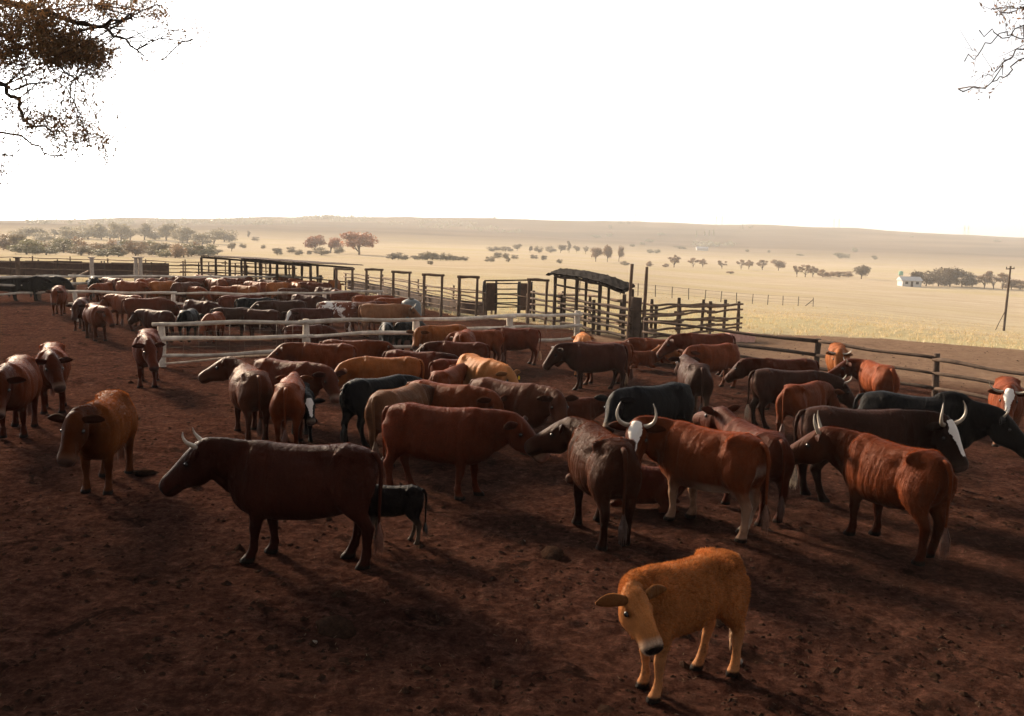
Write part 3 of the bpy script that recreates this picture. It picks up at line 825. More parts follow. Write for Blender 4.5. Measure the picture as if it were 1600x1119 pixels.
def build_ground():
    az = np.concatenate([np.arange(-180, -40, 5.0), np.linspace(-40, 40, 450), np.arange(45, 180.1, 5.0)])
    rr = np.concatenate([np.geomspace(0.4, 4.4, 40)[:-1], np.geomspace(4.4, 62, 440)[:-1], np.geomspace(62, 3000, 170)])
    A, RR = np.meshgrid(np.radians(az), rr)
    X = RR * np.sin(A); Y = RR * np.cos(A)
    sd = yard_sd(X, Y)
    dm = np.clip(0.5 + sd / 3.0, 0, 1)
    Z = land_z(X, Y) + churn(X, Y) * np.clip(dm, 0, 1) * np.clip((70 - RR) / 20, 0, 1)
    Z = Z + (1 - dm) * np.clip((120 - RR) / 60, 0, 1) * 0.10 * (fbm(X * 1.3, Y * 1.3, 3) - 0.5)
    n, m = RR.shape
    idx = np.arange(n * m).reshape(n, m)
    F = np.stack([idx[:-1, :-1], idx[:-1, 1:], idx[1:, 1:], idx[1:, :-1]], -1).reshape(-1, 4)[:, ::-1]
    me = mesh_np('ground', np.stack([X, Y, Z], -1).reshape(-1, 3), F, True)
    green = np.exp(-((RR - 52) / 26) ** 2) * (1 - dm) + 0.35 * np.exp(-((RR - 130) / 45) ** 2)
    hill = np.clip((RR - 750) / 500, 0, 1)
    out = (X - 4.3) * 0.62 + (Y - 31.2) * 0.78                       # beyond the pole fence on the right
    tram = np.clip(out / 2.5, 0, 1) * (X > 3)
    for nm, a in (('dirt', dm), ('green', green), ('hill', hill), ('trampled', tram)):
        q = me.attributes.new(nm, 'FLOAT', 'POINT'); q.data.foreach_set('value', a.astype(np.float32).ravel())
    o = obj('ground', me, M['ground'])
    tag(o, kind='structure')
    return o
build_ground()

def gz(x, y):
    return float(land_z(np.array([x]), np.array([y]))[0])

# ------------------------------------------------------------------ rails, posts, fences
def pole_mesh(length, r0, r1, seed, seg=9, wob=0.02, n=9):
    """A barked pole along +X: tapered, slightly crooked, with knots."""
    r = random.Random(seed)
    P, rad = [], []
    ph = [r.uniform(0, 6.28) for _ in range(4)]
    for i in range(seg):
        t = i / (seg - 1)
        P.append((t * length, wob * (math.sin(2.1 * t * 3 + ph[0]) - math.sin(ph[0])) * math.sin(math.pi * t) , wob * math.sin(1.7 * t * 3 + ph[1]) * math.sin(math.pi * t)))
        rad.append((r0 + (r1 - r0) * t) * (1 + 0.10 * math.sin(ph[2] + 9 * t) + r.uniform(-0.05, 0.05)))
    V, F = tube(P, rad, n)
    return mesh_np('pole', V, F)

def pole(name, a, b, r0, r1=None, mat='pale_pole', parent=None, wob=0.015, n=9):
    """A pole between two world points as one object under parent."""
    a = Vector(a); b = Vector(b)
    d = b - a
    me = pole_mesh(d.length, r0, r1 if r1 else r0 * 0.9, random.randint(0, 99999), 9, wob, n)
    o = obj(name, me, M[mat], parent)
    q = Vector((1, 0, 0)).rotation_difference(d.normalized())
    base = parent.location if parent else Vector((0, 0, 0))
    o.rotation_mode = 'QUATERNION'; o.rotation_quaternion = q
    o.location = a - base
    return o

def post(parent, x, y, h, r=0.07, mat='pale_pole', lean=(0, 0), name='post', sink=0.25):
    z = gz(x, y)
    return pole(name, (x, y, z - sink), (x + lean[0], y + lean[1], z + h), r, r * 0.93, mat, parent, 0.006)

def lerp(a, b, t): return a + (b - a) * t

def fence(name, label, pts, heights, post_h, rail_r, post_r, rail_mat, post_mat, cat='fence', group=None, over=0.25, jitter=0.03, extra_posts=(), side=0.06):
    """Post and rail fence through pts; every rail between two posts is its own pole."""
    root = empty(name, (pts[0][0], pts[0][1], gz(*pts[0])))
    tag(root, label, cat, group)
    for (x, y) in pts:
        post(root, x, y, post_h + random.uniform(-0.04, 0.05), post_r, post_mat, (random.uniform(-.04, .04), random.uniform(-.03, .03)))
    for (p, q) in zip(pts[:-1], pts[1:]):
        p = np.array(p); q = np.array(q); d = unit(q - p); nrm = np.array((d[1], -d[0]))
        if nrm[1] > 0: nrm = -nrm                                     # rails on the camera side
        for h in heights:
            a = p - d * over + nrm * side; b = q + d * over * 0.6 + nrm * side
            za, zb = gz(*p) + h + random.uniform(-jitter, jitter), gz(*q) + h + random.uniform(-jitter, jitter)
            big = random.random() < 0.5
            r0 = rail_r * random.uniform(0.9, 1.12); r1 = rail_r * random.uniform(0.72, 0.9)
            if big: r0, r1 = r1, r0
            pole('rail', (a[0], a[1], za), (b[0], b[1], zb), r0, r1, rail_mat, root, 0.035)
    return root

def xy(px, py, z=0.0):
    p = at(px, py, z); return (float(p[0]), float(p[1]))

# the near white fence across the middle of the corral
NF = [xy(253, 503, 1.18), xy(480, 500, 1.18), xy(652, 497, 1.15), xy(797, 493, 1.12), xy(902, 490, 1.10)]
nf = fence('rail_fence', 'pale three-rail pole fence crossing the middle of the corral, nearest of the white fences', NF, (1.12, 0.74, 0.30), 1.17, 0.062, 0.105, 'pale_pole', 'pale_pole')
# wire mesh behind its left half, and a loose thin bottom pole
def wire_panel(root, p, q, h, step):
    p = np.array(p); q = np.array(q); L_ = np.linalg.norm(q - p); d = (q - p) / L_
    o = np.array((root.location.x, root.location.y, root.location.z))
    m = MB()
    k = 0.15
    while k < L_:
        x, y = p + d * k
        m.tube([np.array((x, y, 0.02)) - o, np.array((x + .01, y, h)) - o], [0.006, 0.006], 4); k += step * random.uniform(0.85, 1.15)
    for z in (0.18, 0.5, 0.9):
        m.tube([np.array((*(p), z)) - o, np.array((*(q), z)) - o], [0.005, 0.005], 4)
    return obj('wire_mesh', m.mesh('wire'), M['wire'], root)
wire_panel(nf, NF[0], NF[1], 1.08, 0.40)
wire_panel(nf, NF[3], NF[4], 0.9, 0.7)
pole('rail', (NF[0][0], NF[0][1] - .05, 0.08), (NF[1][0] - 0.4, NF[1][1] - 0.1, 0.26), 0.03, 0.025, 'pale_pole', nf)

# second pale fence, among the herd
MF = [xy(118, 454, 1.15), xy(270, 455, 1.15), xy(392, 457, 1.15), xy(508, 456, 1.13), xy(592, 455, 1.12)]
fence('rail_fence', 'pale pole fence among the herd, second of the white fences behind the first', MF, (1.1, 0.68), 1.14, 0.055, 0.085, 'pale_pole', 'pale_pole')
# third pale fence, behind the far herd
BF = [xy(-20, 432, 1.15), xy(60, 431, 1.15), xy(115, 430, 1.15), xy(230, 430, 1.15), xy(330, 430, 1.15), xy(420, 431, 1.15), xy(500, 432, 1.12)]
fence('rail_fence', 'pale pole fence along the back of the corral, farthest of the white fences', BF, (1.1, 0.75, 0.35), 1.2, 0.06, 0.09, 'pale_pole', 'brown_pole')
# slanting pole leaning by the black cattle
sp = empty('leaning_pole', (*xy(72, 470), 0)); tag(sp, 'long brown pole slanting up to the back fence beside the black cattle', 'pole')
a = xy(72, 468); b = xy(138, 452)
pole('shaft', (a[0], a[1], 0.35), (b[0], b[1], 1.0), 0.06, 0.05, 'brown_pole', sp)

# yards behind on the left: thin dark pipe fences
def line_pts(p, q, n): return [(lerp(p[0], q[0], i / (n - 1)), lerp(p[1], q[1], i / (n - 1))) for i in range(n)]
fence('pipe_fence', 'thin dark pipe fence behind the corral at far left, in front of the black wall', line_pts((-36, 58), (-13, 57), 9), (1.35, 0.95, 0.5), 1.5, 0.035, 0.045, 'brown_pole', 'dark_pole')
fence('pipe_fence', 'thin brown pipe fence of the holding pens farthest back at left', line_pts((-44, 72), (-17, 66), 10), (1.4, 0.9), 1.55, 0.03, 0.05, 'brown_pole', 'brown_pole')
fence('pipe_fence', 'low pen of crossed poles between the far fences and the long shed', line_pts((-22, 64), (-14, 60), 5), (1.25, 0.8, 0.4), 1.5, 0.04, 0.05, 'brown_pole', 'brown_pole')
for (px, lab) in ((27, 'tall brown gatepost at far left, standing in front of the black wall'), (143, 'pale square gatepost at the end of the black wall'), (212, 'left one of the two close pale gateposts behind the far herd'), (219, 'right one of the two close pale gateposts behind the far herd')):
    x, y = xy(px, 403, 1.75)
    g = empty('gate_post', (x, y, gz(x, y))); tag(g, lab, 'post', 'gateposts behind the corral')
    pole('shaft', (x, y, -0.2), (x, y, 1.78), 0.12, 0.11, 'brown_pole' if px < 100 else 'concrete', g, 0.003)
    m = MB(); m.box((-0.15, -0.15, 1.74), (0.15, 0.15, 1.80)); obj('cap', m.mesh('cap', False), M['dark_pole' if px < 100 else 'concrete'], g)
# black silage wall at far left
def slab(root, a, b, h, th, mat, name, z0=0.0):
    a = np.array(a); b = np.array(b); d = unit(b - a); nn = np.array((-d[1], d[0])) * th / 2
    o = np.array((root.location.x, root.location.y, root.location.z))
    za, zb = gz(*a) + z0, gz(*b) + z0
    V = []
    for (p, z) in ((a, za), (b, zb)):
        for s in (-1, 1):
            for zz in (z, z + h):
                V.append(np.array((p[0] + s * nn[0], p[1] + s * nn[1], zz)) - o)
    F = [(0, 1, 3, 2), (4, 6, 7, 5), (0, 4, 5, 1), (2, 3, 7, 6), (1, 5, 7, 3), (0, 2, 6, 4)]
    return obj(name, mesh_np(name, V, F, False), M[mat], root)
w = empty('feed_wall', (-38, 64, 0)); tag(w, 'long low black wall of sheeting behind the pens at far left', 'wall')
for i in range(9): slab(w, (-40 + i * 1.95, 64 - 0.15 * i), (-40 + (i + 1) * 1.95 - 0.03, 64 - 0.15 * (i + 1)), 0.95 + 0.03 * (i % 3), 0.06, 'rust_sheet', 'panel', 0.35)
for i in range(5): post(w, -40 + i * 4.3, 64.1 - 0.3 * i, 1.4, 0.06, 'dark_pole')

# ------------------------------------------------------------------ long open shed behind the herd
sh = empty('long_shed', (-15, 55, 0)); tag(sh, 'long low open shed with flat dark roof on many posts behind the herd', 'shed')
SA = np.array(xy(315, 400, 1.95)); SB = np.array(xy(486, 415, 1.85)); sdir_ = unit(SB - SA); snr = np.array((-sdir_[1], sdir_[0]))
if snr[1] < 0: snr = -snr
SL = np.linalg.norm(SB - SA)
for i in range(8):
    t = i / 7
    for k, off in enumerate((0.0, 2.6)):
        p = SA + (SB - SA) * t + snr * off
        post(sh, p[0], p[1], 1.86 - 0.12 * k, 0.075, 'dark_pole' if (i + k) % 3 else 'brown_pole', (random.uniform(-.05, .05), 0))
for off, z in ((0.0, 1.88), (2.6, 1.76)):
    p = SA + snr * off; q = SB + snr * off
    pole('beam', (p[0], p[1], z), (q[0], q[1], z - 0.05), 0.06, 0.05, 'dark_pole', sh)
for off, z in ((0.0, 0.95), (2.6, 1.0), (0.0, 0.5)):
    p = SA + snr * off; q = SB + snr * off
    pole('rail', (p[0], p[1], z), (q[0], q[1], z - 0.05), 0.035, 0.03, 'brown_pole', sh)
for i in range(9):                                                    # roof sheets, each a corrugated panel
    p = SA + sdir_ * (-0.3 + i * (SL + 0.6) / 9); q = SA + sdir_ * (-0.3 + (i + 1) * (SL + 0.6) / 9 + 0.06)
    V, F = [], []
    nx = 9
    for j in range(nx):
        e = p + (q - p) * j / (nx - 1)
        for (off, z) in ((-0.45, 1.975), (3.0, 1.85)):
            c = e + snr * off
            V.append((c[0] - sh.location.x, c[1] - sh.location.y, z + (0.02 if j % 2 else 0) + 0.012 * (i % 2)))
            V.append((c[0] - sh.location.x, c[1] - sh.location.y, z + 0.03 + (0.02 if j % 2 else 0) + 0.012 * (i % 2)))
    for j in range(nx - 1):
        a = j * 4
        F += [(a, a + 4, a + 6, a + 2), (a + 1, a + 3, a + 7, a + 5), (a, a + 1, a + 5, a + 4), (a + 2, a + 6, a + 7, a + 3)]
    F += [(0, 2, 3, 1), ((nx - 1) * 4, (nx - 1) * 4 + 1, (nx - 1) * 4 + 3, (nx - 1) * 4 + 2)]
    obj('roof_sheet', mesh_np('sheet', V, F, False), M['rust_sheet'], sh)

# ------------------------------------------------------------------ feeding fence on the right with its portal frames
def ground_px(px, py): return np.array(xy(px, py))
FL = [(-10.6, 60.5), (-8.6, 57.0), (-6.6, 53.0), (-4.4, 47.8), (-2.45, 43.4), (-1.25, 41.6)]
ff = fence('feed_fence', 'dark pole fence along the feed trough, from the long shed to the gate', FL, (1.12, 0.92), 1.15, 0.04, 0.06, 'brown_pole', 'brown_pole', over=0.2)
for (p, q) in zip(FL[:-1], FL[1:]):                                   # trough of dark boards, with pipes in front
    p = np.array(p); q = np.array(q); d = unit(q - p); nn = np.array((-d[1], d[0])); nn = nn if nn[0] > 0 else -nn
    k = 0.0; L_ = np.linalg.norm(q - p); nb = max(1, int(round(L_ / 1.6)))
    for i in range(nb):
        slab(ff, p + d * (i * L_ / nb) + nn * 0.14, p + d * ((i + 1) * L_ / nb - 0.03) + nn * 0.14, 0.58, 0.05, 'rust_sheet', 'trough_board', 0.12)
    for h in (0.62, 0.34):
        a = p - nn * 0.16; b = q - nn * 0.16
        pole('pipe', (a[0], a[1], gz(*a) + h), (b[0], b[1], gz(*b) + h), 0.026, 0.026, 'brown_pole', ff, 0.004)
FRAMES = [((525, 552), 418, 'farthest'), ((572, 597), 418.5, 'fifth nearest'), ((614, 641), 422, 'fourth nearest'), ((662, 692), 427, 'third nearest'), ((717, 747), 431, 'second nearest'), ((826, 856), 436, 'nearest')]
for ((p0, p1), py, word) in FRAMES:
    hgt = 1.85
    a = np.array(xy(p0, py, hgt)); b = np.array(xy(p1, py + 2, hgt)); dd = unit(b - a)
    b = a + unit(np.array((0.80, 0.60))) * 1.25
    # keep the far post on its own sight line
    b = np.array(xy(p1 - 2, py + (1 if py > 420 else 0), hgt))
    fr = empty('portal_frame', (a[0], a[1], gz(*a))); tag(fr, f'brown portal frame of two posts and a crossbar over the feed fence, {word}', 'frame', 'portal frames along the feed fence')
    post(fr, a[0], a[1], hgt + 0.02, 0.07, 'brown_pole', (0.03, 0))
    post(fr, b[0], b[1], hgt - 0.02, 0.06, 'brown_pole', (0.03, 0))
    d3 = (b - a) * 0.12
    pole('crossbar', (a[0] - d3[0] + .03, a[1] - d3[1], gz(*a) + hgt - 0.02), (b[0] + d3[0] + .03, b[1] + d3[1], gz(*b) + hgt - 0.02), 0.065, 0.055, 'brown_pole', fr)
# second, lower fence behind the trough
fence('pipe_fence', 'thin pole fence on the grass side of the feed trough', [(-8.3, 61), (-5.4, 54.5), (-3.1, 49), (-1.0, 44.6), (0.6, 42.6)], (1.0, 0.55), 1.15, 0.032, 0.05, 'brown_pole', 'brown_pole')

# handling gate with dark steel doors
G0 = np.array(xy(757, 438, 1.55)); G1 = np.array(xy(832, 437, 1.55))
gt = empty('cattle_gate', (G0[0], G0[1], 0)); tag(gt, 'dark steel handling gate with two sheet doors and horizontal pipes, behind the near fence', 'gate')
gd = unit(G1 - G0); GL = np.linalg.norm(G1 - G0)
for t in (0.0, 0.24, 0.72, 0.98):
    p = G0 + (G1 - G0) * t; post(gt, p[0], p[1], 1.58, 0.085 if t in (0.0, .72) else 0.065, 'steel')
slab(gt, G0 + gd * 0.12, G0 + (G1 - G0) * 0.22, 1.28, 0.04, 'rust_sheet', 'door', 0.22)
slab(gt, G0 + (G1 - G0) * 0.75, G0 + (G1 - G0) * 0.96, 1.28, 0.04, 'rust_sheet', 'door', 0.22)
for h in (1.48, 1.22, 1.0, 0.78, 0.58, 0.38):
    a, b = G0 + (G1 - G0) * 0.25, G0 + (G1 - G0) * 0.71
    pole('pipe', (a[0], a[1], gz(*a) + h), (b[0], b[1], gz(*b) + h), 0.028, 0.028, 'steel', gt, 0.003)
a, b = G0, G1
pole('pipe', (a[0], a[1], 1.53), (b[0], b[1], 1.53), 0.035, 0.035, 'steel', gt, 0.003)

# pole race between the gate and the shelter
RA, RB = np.array(xy(834, 500)), np.array(xy(984, 534))
fence('pole_fence', 'dark close-railed pole race running past the little shelter', line_pts(RA, RB, 4), (1.22, 0.98, 0.72, 0.46, 0.2), 1.3, 0.055, 0.075, 'dark_pole', 'dark_pole', jitter=0.05)
RA2, RB2 = RA + np.array((1.3, 1.6)), RB + np.array((1.2, 2.2))
fence('pole_fence', 'inner close-railed pole race under the little shelter roof', line_pts(RA2, RB2, 4), (1.2, 0.9, 0.6, 0.3), 1.25, 0.055, 0.07, 'brown_pole', 'dark_pole', jitter=0.05)

# little shelter with sagging dark roof
st = empty('shelter', (*xy(920, 505), 0)); tag(st, 'small shelter with sagging dark thatch roof over the pole race', 'shelter')
RF = [xy(868, 430, 2.12), xy(902, 434, 2.08), xy(938, 442, 1.95), xy(976, 456, 1.68)]
RK = [np.array(p) + np.array((0.45, 1.25)) for p in RF]
HT = [2.10, 2.06, 1.93, 1.66]
for (p, h) in zip(RF, HT): post(st, p[0], p[1], h - 0.02, 0.075, 'dark_pole')
for (p, h) in zip(RK, HT): post(st, p[0], p[1], h + 0.12, 0.06, 'dark_pole')
for (p, q, h0, h1) in zip(RF[:-1], RF[1:], HT[:-1], HT[1:]): pole('beam', (p[0], p[1], h0 - 0.03), (q[0], q[1], h1 - 0.03), 0.05, 0.045, 'dark_pole', st)
pole('beam', (RF[0][0], RF[0][1] - .04, 1.75), (RF[2][0], RF[2][1] - .04, 1.60), 0.04, 0.035, 'dark_pole', st)
def thatch():
    nu, nw = 46, 14
    P0, P1 = [np.array(p) for p in RF], RK
    V, F = [], []
    r = random.Random(4)
    o = np.array((st.location.x, st.location.y, st.location.z))
    for layer in (1, 0):
        for i in range(nu):
            t = -0.12 + 1.14 * i / (nu - 1); u = np.clip(t, 0, 1) * 3
            k = min(int(u), 2); f = u - k
            ext = min(t, 0) + max(t - 1, 0)
            a = P0[k] * (1 - f) + P0[k + 1] * f; b = P1[k] * (1 - f) + P1[k + 1] * f
            h = HT[k] * (1 - f) + HT[k + 1] * f
            a = a + (P0[3] - P0[0]) * ext; b = b + (P1[3] - P1[0]) * ext; h = h + (0.0 if ext < 0 else -0.6 * ext)
            for j in range(nw):
                w_ = -0.12 + 1.2 * j / (nw - 1)
                p = a * (1 - w_) + b * w_
                z = h + 0.13 * w_ + 0.05
                if layer: z += 0.055 + 0.012 * math.sin(i * 1.7 + j) + r.uniform(-.012, .015)
                else: z += r.uniform(-.03, .01) * (2.2 if j in (0, nw - 1) else 1)
                if i in (0, nu - 1) and layer: z -= 0.06
                V.append(np.array((p[0] + r.uniform(-.04, .04), p[1] + r.uniform(-.05, .05), z)) - o)
    n1 = nu * nw
    for i in range(nu - 1):
        for j in range(nw - 1):
            q = i * nw + j
            F.append((q, q + nw, q + nw + 1, q + 1)); F.append((n1 + q, n1 + q + 1, n1 + q + nw + 1, n1 + q + nw))
    ring = [i * nw for i in range(nu)] + [(nu - 1) * nw + j for j in range(1, nw)] + [i * nw + nw - 1 for i in range(nu - 2, -1, -1)] + [j for j in range(nw - 2, 0, -1)]
    for a, b in zip(ring, ring[1:] + ring[:1]): F.append((a, b, b + n1, a + n1))
    return obj('roof', mesh_np('thatch', V, F, True), M['thatch'], st)
M['thatch'] = simple_mat('black_thatch', (0.006, 0.005, 0.005), (0.02, 0.015, 0.013), 7.0, 1.0, 0.8, 0.03, 0.05)
thatch()

# thick corner post with two tall poles
cp = empty('corner_post', (*xy(991, 532), 0)); tag(cp, 'very thick stump-like corner post between two tall poles', 'post')
p = xy(991, 532)
V, F = tube([np.array((0.02 * math.sin(i), 0.01 * i, -0.2 + i * 0.25)) for i in range(8)], [.27, .26, .245, .25, .235, .24, .23, .21], 14)
obj('stump', mesh_np('stump', V, F), M['dark_pole'], cp)
tps = []
for (px, base, top, lab) in ((980, 534, 2.75, 'left one of the two tall bare poles beside the thick corner post'), (1003, 533, 2.65, 'right one of the two tall bare poles beside the thick corner post')):
    p = xy(px, base); o = empty('tall_pole', (p[0], p[1], 0)); tag(o, lab, 'pole', 'tall poles at the corner')
    pole('shaft', (p[0], p[1], -0.3), (p[0] + 0.06, p[1], top), 0.062, 0.055, 'brown_pole', o, 0.01)

# pens of poles to the right of the corner post
fence('pole_fence', 'five-rail pole pen leading from the corner post out to the grass, front side', line_pts((4.75, 34.6), (9.5, 40.4), 4), (1.18, 0.92, 0.66, 0.40, 0.16), 1.34, 0.05, 0.075, 'brown_pole', 'dark_pole', jitter=0.06, over=0.35)
fence('pole_fence', 'pole pen of staggered rails behind the front one at the grass edge', line_pts((5.4, 37.4), (9.3, 42.2), 4), (1.15, 0.80, 0.45), 1.35, 0.05, 0.07, 'brown_pole', 'dark_pole', jitter=0.07, over=0.35)
# long dark three-rail fence on the right
RFN = [(4.5, 32.2), xy(1279, 525, 1.0), xy(1467, 549, 1.0), xy(1668, 579, 1.0)]
fence('rail_fence', 'long dark three-rail pole fence along the right side, before the dry grass', RFN, (0.96, 0.58, 0.20), 1.04, 0.05, 0.085, 'dark_pole', 'dark_pole', over=0.1, jitter=0.02)
# pink block lying by the fence
p = xy(1156, 528); bk = empty('block', (p[0], p[1], gz(*p))); tag(bk, 'pinkish block lying at the foot of the long dark fence', 'block')
m = MB(); m.box((-.55, -.2, -.05), (.55, .2, .34)); me = m.mesh('block', False); bo = obj('block_body', me, M['brick'], bk); bo.rotation_euler = (0, .05, .3)
mo = bo.modifiers.new('b', 'BEVEL'); mo.width = 0.03; mo.segments = 2

# wire fence out in the field
wf = empty('wire_fence', (0, 0, 0)); tag(wf, 'thin wire fence with slim posts far out across the green grass', 'fence')
FW = []
for i in range(15):
    px = 905 + (1271 - 905) * (i / 14) ** 0.9; dist = 95 + 50 * i / 14
    q = ray_at(px, 470, dist); FW.append((q[0], q[1]))
for i, (x, y) in enumerate(FW):
    post(wf, x, y, 1.35, 0.05, 'dark_pole', (random.uniform(-.08, .08), 0))
for (p, q) in zip(FW[:-1], FW[1:]):
    for h in (1.28, 0.85, 0.45): pole('wire', (p[0], p[1], gz(*p) + h), (q[0], q[1], gz(*q) + h), 0.012, 0.012, 'wire', wf, 0.0, 4)
q = FW[-1]; pole('brace', (q[0] - 1.2, q[1], gz(*q)), (q[0], q[1], gz(*q) + 1.1), 0.05, 0.05, 'dark_pole', wf)

# utility pole
q = ray_at(1569, 510, 110.0); ux, uy = float(q[0]), float(q[1]); uz = gz(ux, uy)
up = empty('utility_pole', (ux, uy, uz)); tag(up, 'single slim wooden utility pole standing in the dry grass at right', 'utility pole')
pole('shaft', (ux, uy, uz - 0.5), (ux + 0.1, uy, uz + 6.6), 0.13, 0.09, 'dark_pole', up, 0.01)
pole('stay', (ux - 0.9, uy, uz - 0.1), (ux + 0.02, uy, uz + 2.2), 0.035, 0.035, 'dark_pole', up)
pole('bracket', (ux - 0.35, uy, uz + 6.3), (ux + 0.5, uy, uz + 6.35), 0.05, 0.05, 'dark_pole', up)
for k in (-0.3, 0.45):
    V, F = tube([(ux + k - up.location.x, 0, 6.36), (ux + k - up.location.x, 0, 6.45), (ux + k - up.location.x, 0, 6.55)], [.05, .06, .03], 8)
    obj('insulator', mesh_np('ins', V, F), M['drum'], up)

# farmhouse far right, white dome far left, green tank
def place_far(px, py, dist):
    q = ray_at(px, py, dist); return float(q[0]), float(q[1]), gz(q[0], q[1])
x, y, z = place_far(1421, 440, 395)
hs_ = empty('farmhouse', (x, y, z)); tag(hs_, 'small white farmhouse beside the dark trees far out at right', 'house')
m = MB(); m.box((-3.6, -2.5, -0.5), (3.6, 2.5, 2.3)); obj('wall', m.mesh('wall', False), M['white_wall'], hs_)
V = [(-4.0, -2.9, 2.25), (4.0, -2.9, 2.25), (4.0, 2.9, 2.25), (-4.0, 2.9, 2.25), (-4.0, 0, 3.7), (4.0, 0, 3.7)]
obj('roof', mesh_np('roof', V, [(0, 1, 5, 4), (2, 3, 4, 5), (0, 4, 3), (1, 2, 5), (0, 3, 2, 1)], False), M['roof'], hs_)
for wx in (-2.0, 2.0):
    m = MB(); m.box((wx - .55, -2.56, 0.9), (wx + .55, -2.48, 1.9)); obj('window', m.mesh('w', False), M['glass_dark'], hs_)
m = MB(); m.box((-.45, -2.56, -0.2), (.45, -2.48, 1.95)); obj('door', m.mesh('d', False), M['dark_pole'], hs_)
x, y, z = place_far(1408, 424, 520)
tk = empty('water_tank', (x, y, z)); tag(tk, 'tiny green water tank on a stand near the farmhouse', 'tank')
V, F = tube([(0, 0, 1.5), (0, 0, 1.55), (0, 0, 3.3), (0, 0, 3.6)], [1.0, 1.1, 1.1, .3], 14); obj('barrel', mesh_np('t', V, F), M['green_paint'], tk)
for a in range(4):
    V, F = tube([(math.cos(a * 1.57) * .8, math.sin(a * 1.57) * .8, -.5), (math.cos(a * 1.57) * .7, math.sin(a * 1.57) * .7, 1.55)], [.08, .08], 6); obj('leg', mesh_np('l', V, F), M['dark_pole'], tk)
x, y, z = place_far(189, 372, 430)
dm_ = empty('dome_shed', (x, y, z)); tag(dm_, 'white rounded shed roof among the hazy bushes at left', 'shed')
V, F = [], []
for i in range(2):
    for k in range(11):
        a = math.pi * k / 10; V.append((-4.0 * math.cos(a), (-5, 5)[i], 3.1 * math.sin(a)))
for k in range(10): F.append((k, k + 1, 12 + k, 11 + k))
F += [tuple(range(10, -1, -1)), tuple(range(11, 22))]
obj('cover', mesh_np('dome', V, F, True), M['white_wall'], dm_)
m = MB(); m.box((-1.4, -5.06, -0.3), (1.4, -4.98, 2.0)); obj('door', m.mesh('d', False), M['roof'], dm_)
x, y, z = place_far(1097, 384, 1050)
f2 = empty('farmhouse', (x, y, z)); tag(f2, 'tiny white building on the hillside by a dark shrub belt', 'house')
m = MB(); m.box((-6, -3, -1), (6, 3, 2.5)); obj('wall', m.mesh('w', False), M['white_wall'], f2)
obj('roof', mesh_np('roof', [(-6.4, -3.4, 2.4), (6.4, -3.4, 2.4), (6.4, 3.4, 2.4), (-6.4, 3.4, 2.4), (-6.4, 0, 4.2), (6.4, 0, 4.2)], [(0, 1, 5, 4), (2, 3, 4, 5), (0, 4, 3), (1, 2, 5), (0, 3, 2, 1)], False), M['roof'], f2)

# pylons on the ridge
def pylon(px, label):
    q = ray_at(px, 350, 1990); x, y = float(q[0]), float(q[1]); z = gz(x, y)
    o = empty('pylon', (x, y, z)); tag(o, label, 'pylon', 'pylons along the ridge')
    m = MB(); hh = 17.0
    for sx in (-1, 1):
        for sy in (-1, 1): m.tube([(sx * 2.0, sy * 2.0, -1), (sx * .7, sy * .7, 11), (sx * .45, sy * .45, hh)], [.16, .14, .1], 4)
    for k in range(7):
        z0, z1 = k * 2.2, (k + 1) * 2.2; r0 = 2.0 - .12 * z0; r1 = 2.0 - .12 * z1
        for s in (-1, 1): m.tube([(-r0 * s, -r0, z0), (r1 * s, -r1, z1)], [.09, .09], 3)
    obj('tower', m.mesh('pylon', False), M['pylon_steel'], o)
    for zz, l in ((11.5, 4.5), (14.0, 3.6), (16.3, 2.8)):
        m = MB(); m.tube([(-l, 0, zz), (0, 0, zz + .6), (l, 0, zz)], [.1, .2, .1], 4); obj('arm', m.mesh('arm', False), M['pylon_steel'], o)
for px, lab in ((583, 'faint lattice pylon on the ridge above the red trees'), (752, 'faint lattice pylon on the ridge at the middle of the skyline'), (836, 'faint lattice pylon on the skyline just right of the middle'), (981, 'left pylon of the pair near the ridge clump at centre right'), (992, 'right pylon of the pair near the ridge clump at centre right'), (1119, 'left pylon of the pair above the hillside trees'), (1128, 'right pylon of the pair above the hillside trees'),
                (1303, 'left pylon of the tallest pair on the right ridge'), (1311, 'right pylon of the tallest pair on the right ridge'), (1508, 'left pylon of the rightmost pair on the ridge'), (1514, 'right pylon of the rightmost pair on the ridge')):
    pylon(px, lab)
# ------------------------------------------------------------------ far trees and bushes
def hit(px, py):
    """Where the sight line of a pixel meets the land."""
    ds = np.geomspace(50, 2300, 1500)
    d = MW[:3, :3] @ np.array(((px - 800.0) / FPX, -(py - 559.5) / FPX, -1.0))
    k = ds / math.hypot(d[0], d[1])
    X, Y, Zr = d[0] * k, d[1] * k, CAM_H + d[2] * k
    Zl = land_z(X, Y)
    b = np.nonzero(Zr < Zl)[0]
    i = b[0] if len(b) else int(np.argmin(np.where(ds > 1500, Zr - Zl, 1e9)))
    return float(X[i]), float(Y[i]), float(Zl[i]), float(ds[i])

